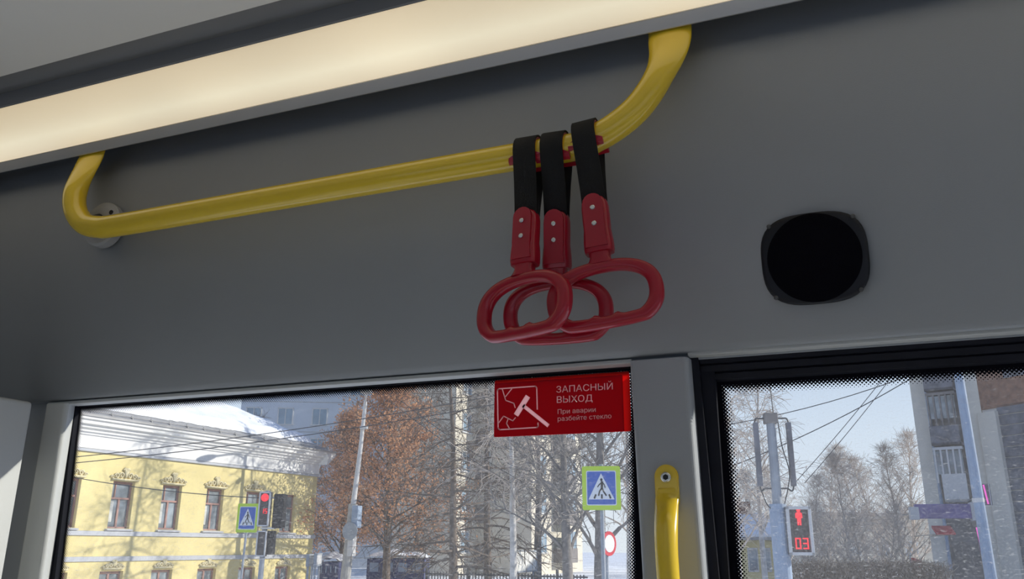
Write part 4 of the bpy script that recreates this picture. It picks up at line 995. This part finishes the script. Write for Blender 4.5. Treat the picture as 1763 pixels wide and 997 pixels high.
# ---------------------------------------------------------------- trees
def seg_tube(vs, fs, p, q, r0, r1, n):
    d_ = (q - p)
    if d_.length < 1e-6: return
    d_.normalize(); a = d_.orthogonal().normalized(); b = d_.cross(a); k = len(vs)
    for c, r in ((p, r0), (q, r1)):
        for j in range(n):
            t = 2 * math.pi * j / n; vs.append(c + a * (math.cos(t) * r) + b * (math.sin(t) * r))
    for j in range(n): fs.append((k + j, k + (j + 1) % n, k + n + (j + 1) % n, k + n + j))
def grow(rng, H, r0, nb, sub, twig, spread, rise, droop, start=0.2, wob=0.03, lean=0.0, twr=0.007):
    """bare tree: returns trunk mesh data, branch mesh data, twig tips"""
    tv, tf, bv, bf, tips = [], [], [], [], []
    n = 14; pts = [Vector((0, 0, 0))]; dr = Vector((lean, 0, 1)).normalized()
    for i in range(n):
        dr = (dr + Vector((rng.uniform(-wob, wob), rng.uniform(-wob, wob), 0.02))).normalized(); pts.append(pts[-1] + dr * H / n)
    for i in range(n): seg_tube(tv, tf, pts[i], pts[i + 1], r0 * (1 - 0.93 * i / n), r0 * (1 - 0.93 * (i + 1) / n), 8)
    def P(t): i = min(n - 1, int(t * n)); f = t * n - i; return pts[i].lerp(pts[i + 1], f)
    def limb(p, d_, L, r, ns, dp, wb):
        out = [p]
        for i in range(ns):
            d_ = (d_ + Vector((rng.gauss(0, wb), rng.gauss(0, wb), rng.gauss(0, wb) - dp))).normalized(); q = out[-1] + d_ * L / ns
            seg_tube(bv, bf, out[-1], q, max(twr, r * (1 - 0.85 * i / ns)), max(twr * 0.8, r * (1 - 0.85 * (i + 1) / ns)), 4 if r > 0.02 else 3); out.append(q)
        return out
    for k in range(nb):
        t = start + (1 - start) * (k + rng.random()) / nb; az = k * 2.4 + rng.uniform(-0.4, 0.4)
        L = spread * H * (1.02 - t) ** 0.7 * rng.uniform(0.75, 1.15); up = rise + rng.uniform(-0.15, 0.15) + 0.5 * t * (rise > 0)
        d_ = Vector((math.cos(az), math.sin(az), up)).normalized(); rb = max(0.012, r0 * 0.42 * (1 - t) ** 0.8)
        br_ = limb(P(min(t, 0.995)), d_, L, rb, 7, droop * 0.3, 0.12)
        for m_ in range(sub):
            f = 0.15 + 0.85 * (m_ + rng.random()) / sub; i = min(6, int(f * 7)); p = br_[i].lerp(br_[i + 1], f * 7 - i) if i < 7 else br_[-1]
            dd = ((br_[i + 1] - br_[i]).normalized() + Vector((rng.gauss(0, 0.7), rng.gauss(0, 0.7), rng.gauss(0.1, 0.5)))).normalized()
            s_ = limb(p, dd, L * (0.42 - 0.22 * f) * rng.uniform(0.7, 1.3) + 0.25, rb * 0.35, 4, droop * 0.6, 0.16)
            for w_i in range(twig):
                g = rng.random(); i = min(3, int(g * 4)); p2 = s_[i].lerp(s_[i + 1], g * 4 - i)
                d3 = ((s_[i + 1] - s_[i]).normalized() + Vector((rng.gauss(0, 0.8), rng.gauss(0, 0.8), rng.gauss(0, 0.6)))).normalized()
                w2 = limb(p2, d3, rng.uniform(0.35, 0.9) * (1 + droop * 2) * H / 12, twr, 3, droop * 1.6, 0.15); tips += w2[1:]
    return (tv, tf), (bv, bf), tips
PROTO = {}
def make_tree(kind, name, label, x, y, rz=0, sc_=1.0, zs=1.0, group='bare trees across the street'):
    if kind not in PROTO:
        rng = random.Random(hash_[kind]['seed']); k_ = dict(hash_[kind]); k_.pop('seed'); tm, bmn, leaf = k_.pop('tm'), k_.pop('bm'), k_.pop('leaf')
        (tv, tf), (bv, bf), tips = grow(rng, **k_)
        t = thing(name, label, 'tree', (x, y, GZ), rz, group); raw('trunk', tv, tf, tm, t, True); raw('branches', bv, bf, bmn, t)
        if leaf:
            vs, fs = [], []
            for p in tips:
                for _ in range(leaf):
                    if rng.random() < 0.35: continue
                    c = p + Vector((rng.gauss(0, 0.14), rng.gauss(0, 0.14), rng.gauss(-0.05, 0.14))); s = rng.uniform(0.045, 0.10)
                    a = Vector((rng.gauss(0, 1), rng.gauss(0, 1), rng.gauss(0, 1))).normalized(); b = a.orthogonal().normalized()
                    k = len(vs); vs += [c - a * s, c + b * s * 0.6, c + a * s, c - b * s * 0.6]; fs.append((k, k + 1, k + 2, k + 3))
            raw('foliage', vs, fs, 'leaf_orange', t)
        PROTO[kind] = t
    else:
        src = PROTO[kind]; t = src.copy(); COL.objects.link(t); t.location = (x, y, GZ); t.name = name; t.rotation_euler = (0, 0, rz); t['label'] = label; t['group'] = group; t['category'] = 'shrub' if name == 'shrub' else 'tree'
        for ch in src.children: c_ = ch.copy(); COL.objects.link(c_); c_.parent = t
    t.scale = (sc_, sc_, sc_ * zs); return t
hash_ = {
    'orange': dict(seed=3, H=11.5, r0=0.22, nb=44, sub=9, twig=7, spread=0.44, rise=0.75, droop=0.04, start=0.10, tm='bark_brown', bm='bark_brown', leaf=3, twr=0.010),
    'larch': dict(seed=8, H=12, r0=0.20, nb=46, sub=6, twig=5, spread=0.34, rise=0.0, droop=0.07, start=0.10, tm='bark_brown', bm='bark_brown', leaf=0, twr=0.010),
    'birch': dict(seed=12, H=11.5, r0=0.15, nb=30, sub=6, twig=6, spread=0.28, rise=1.1, droop=0.16, start=0.22, tm='birch_white', bm='bark_pale', leaf=0, twr=0.009),
    'bare': dict(seed=21, H=11, r0=0.20, nb=30, sub=7, twig=6, spread=0.36, rise=1.0, droop=0.0, start=0.15, tm='bark_grey', bm='bark_grey', leaf=0, twr=0.010),
    'far': dict(seed=33, H=12, r0=0.18, nb=52, sub=7, twig=6, spread=0.46, rise=1.0, droop=0.0, start=0.04, wob=0.08, tm='bark_pale', bm='bark_pale', leaf=0, twr=0.010),
}
def tp_(px, D): c = dep(px, 930, D); return c.x, c.y
def tree(kind, name, label, px, D, rz=0, s=1.0, zs=1.0, group='bare trees across the street'): x_, y_ = tp_(px, D); return make_tree(kind, name, label, x_, y_, rz, s, zs, group)
tree('orange', 'leafy_tree', 'broad tree still holding dry orange leaves behind the street lamp', 668, 43, 0.3, 1.0, 1.0, 'trees with dry orange leaves')
tree('orange', 'leafy_tree', 'smaller orange-leaved tree right beside the yellow house corner', 590, 47, 2.1, 0.80, 1.0, 'trees with dry orange leaves')
tree('larch', 'larch', 'dark bare larch with drooping boughs left of the exit sticker', 782, 34, 0.0, 1.0, 1.0)
tree('larch', 'larch', 'bare larch standing between the dark larch and the pale-trunked birch', 842, 40, 1.7, 1.05, 1.0)
tree('larch', 'larch', 'tall larch top rising behind the snowy roof of the yellow house', 425, 64, 2.6, 1.0, 1.0)
tree('larch', 'larch', 'far larch in front of the blue-grey flats', 715, 56, 4.0, 1.1, 1.0)
tree('birch', 'birch', 'white-trunked birch left of the pale billboard', 884, 30, 0.5, 1.0)
tree('bare', 'bare_tree', 'bare tree with a forked grey trunk left of the large crossing sign', 978, 27, 1.1, 0.95)
tree('bare', 'bare_tree', 'thick grey trunk directly behind the large crossing sign', 1030, 24, 3.9, 1.0)
tree('birch', 'birch', 'slim birch right of the large crossing sign at the pane\'s edge', 1083, 30, 2.4, 0.9)
tree('bare', 'bare_tree', 'bare tree just left of the white-trunked birch, farther back', 925, 46, 5.0, 1.2)
tree('birch', 'birch', 'weeping birch at the left edge of the right-hand pane', 1268, 20, 1.9, 0.62)
tree('birch', 'birch', 'taller birch behind the loop-framed signal pole', 1312, 33, 4.4, 0.9)
for i, (px, D, rz, s) in enumerate([(1392, 50, 0.2, 0.52), (1462, 46, 1.6, 0.60), (1518, 58, 2.9, 0.68), (1552, 50, 4.1, 0.66), (1425, 66, 5.2, 0.74), (1490, 70, 3.3, 0.86), (1572, 60, 0.9, 0.86), (1352, 62, 2.2, 0.66)]):
    tree('far', 'park_tree', ['low bare park tree just right of the 03 signal', 'bare park tree with the tallest pale crown under the sky', 'bare park tree left of the dark-banded building, farther back', 'dense bare tree touching the left edge of the beige building',
         'far bare tree behind the one right of the 03 signal', 'far bare tree behind the tallest pale crown', 'far bare tree half hidden by the beige building', 'far bare tree behind the signal pole'][i], px, D, rz, s, 1.0, 'bare park trees under the sky')

for i, (px, D, rz, s) in enumerate([(1385, 40, 0.9, 0.30), (1430, 38, 2.6, 0.34), (1480, 39, 4.0, 0.30), (1525, 37, 5.5, 0.33), (1280, 44, 1.0, 0.5)]):
    tree('far', 'shrub', ['low bare shrub right below the 03 signal', 'low bare shrub at the foot of the park trees, second from the signal', 'low bare shrub at the foot of the tallest pale crown', 'low bare shrub nearest the red banner', 'bare shrubby tree rising behind the small snowy house'][i], px, D, rz, s, 1.0, 'low bare shrubs')
rng = random.Random(77); vs, fs = [], []
ha, hb = dep(1340, 930, 36), dep(1625, 930, 36)
for k in range(5200):
    f = rng.random(); p = ha.lerp(hb, f); p = Vector((p.x + rng.gauss(0, 0.1), p.y + rng.uniform(-0.9, 0.9), GZ + rng.random() ** 1.5 * 1.5))
    d_ = Vector((rng.gauss(0, 0.5), rng.gauss(0, 0.5), 1)).normalized() * rng.uniform(0.3, 0.9)
    q = p + d_; q.z = min(q.z, GZ + 1.35 + 0.45 * mn.noise(Vector((f * 14, 0, 0))) + rng.random() * 0.3)
    seg_tube(vs, fs, p, q, 0.012, 0.006, 3)
hg = raw('hedge', vs, fs, 'bark_warm'); hg['kind'] = 'stuff'; tag(hg, 'low brown bare hedge along the foot of the park trees', 'hedge')
# ---------------------------------------------------------------- overhead wires
def wire(label, a, b, sag=0.3, r=0.018, group='overhead wires'):
    a, b = dep(*a), dep(*b); pts = []
    for i in range(13): t = i / 12; p = a.lerp(b, t); p.z -= sag * 4 * t * (1 - t); pts.append(p)
    o = obj('overhead_wire', T(pts, r, 6), 'wire', None, True); tag(o, label, 'wire', group); return o
wire('upper of two trolley wires crossing before the snowy roof and orange tree', (100, 790, 22), (1150, 620, 22), 0.25, 0.011)
wire('lower of two trolley wires crossing before the snowy roof and orange tree', (100, 800, 22), (1150, 637, 22), 0.25, 0.011)
wire('thin cable drooping across the yellow house windows to the signal pole', (90, 815, 26), (458, 858, 24.1), 0.12, 0.012)
wire('wire crossing the right pane from birch to upper corner, the highest', (1230, 735, 24), (1700, 590, 24), 0.3, 0.012)
wire('wire crossing the right pane behind the loop-framed pole, the lower long one', (1240, 810, 24), (1620, 620, 24), 0.2, 0.013)
wire('steep paired wire in the open sky, left one', (1370, 830, 30), (1560, 600, 30), 0.1, 0.012)
wire('steep paired wire in the open sky, right one', (1385, 832, 30), (1572, 600, 30), 0.1, 0.012)
wire('white cable running down from the orange tree towards the exit sticker', (690, 690, 25), (900, 830, 25), 0.1, 0.009)
wire('second pale cable under the one from the orange tree', (670, 690, 25), (880, 832, 25), 0.1, 0.009)
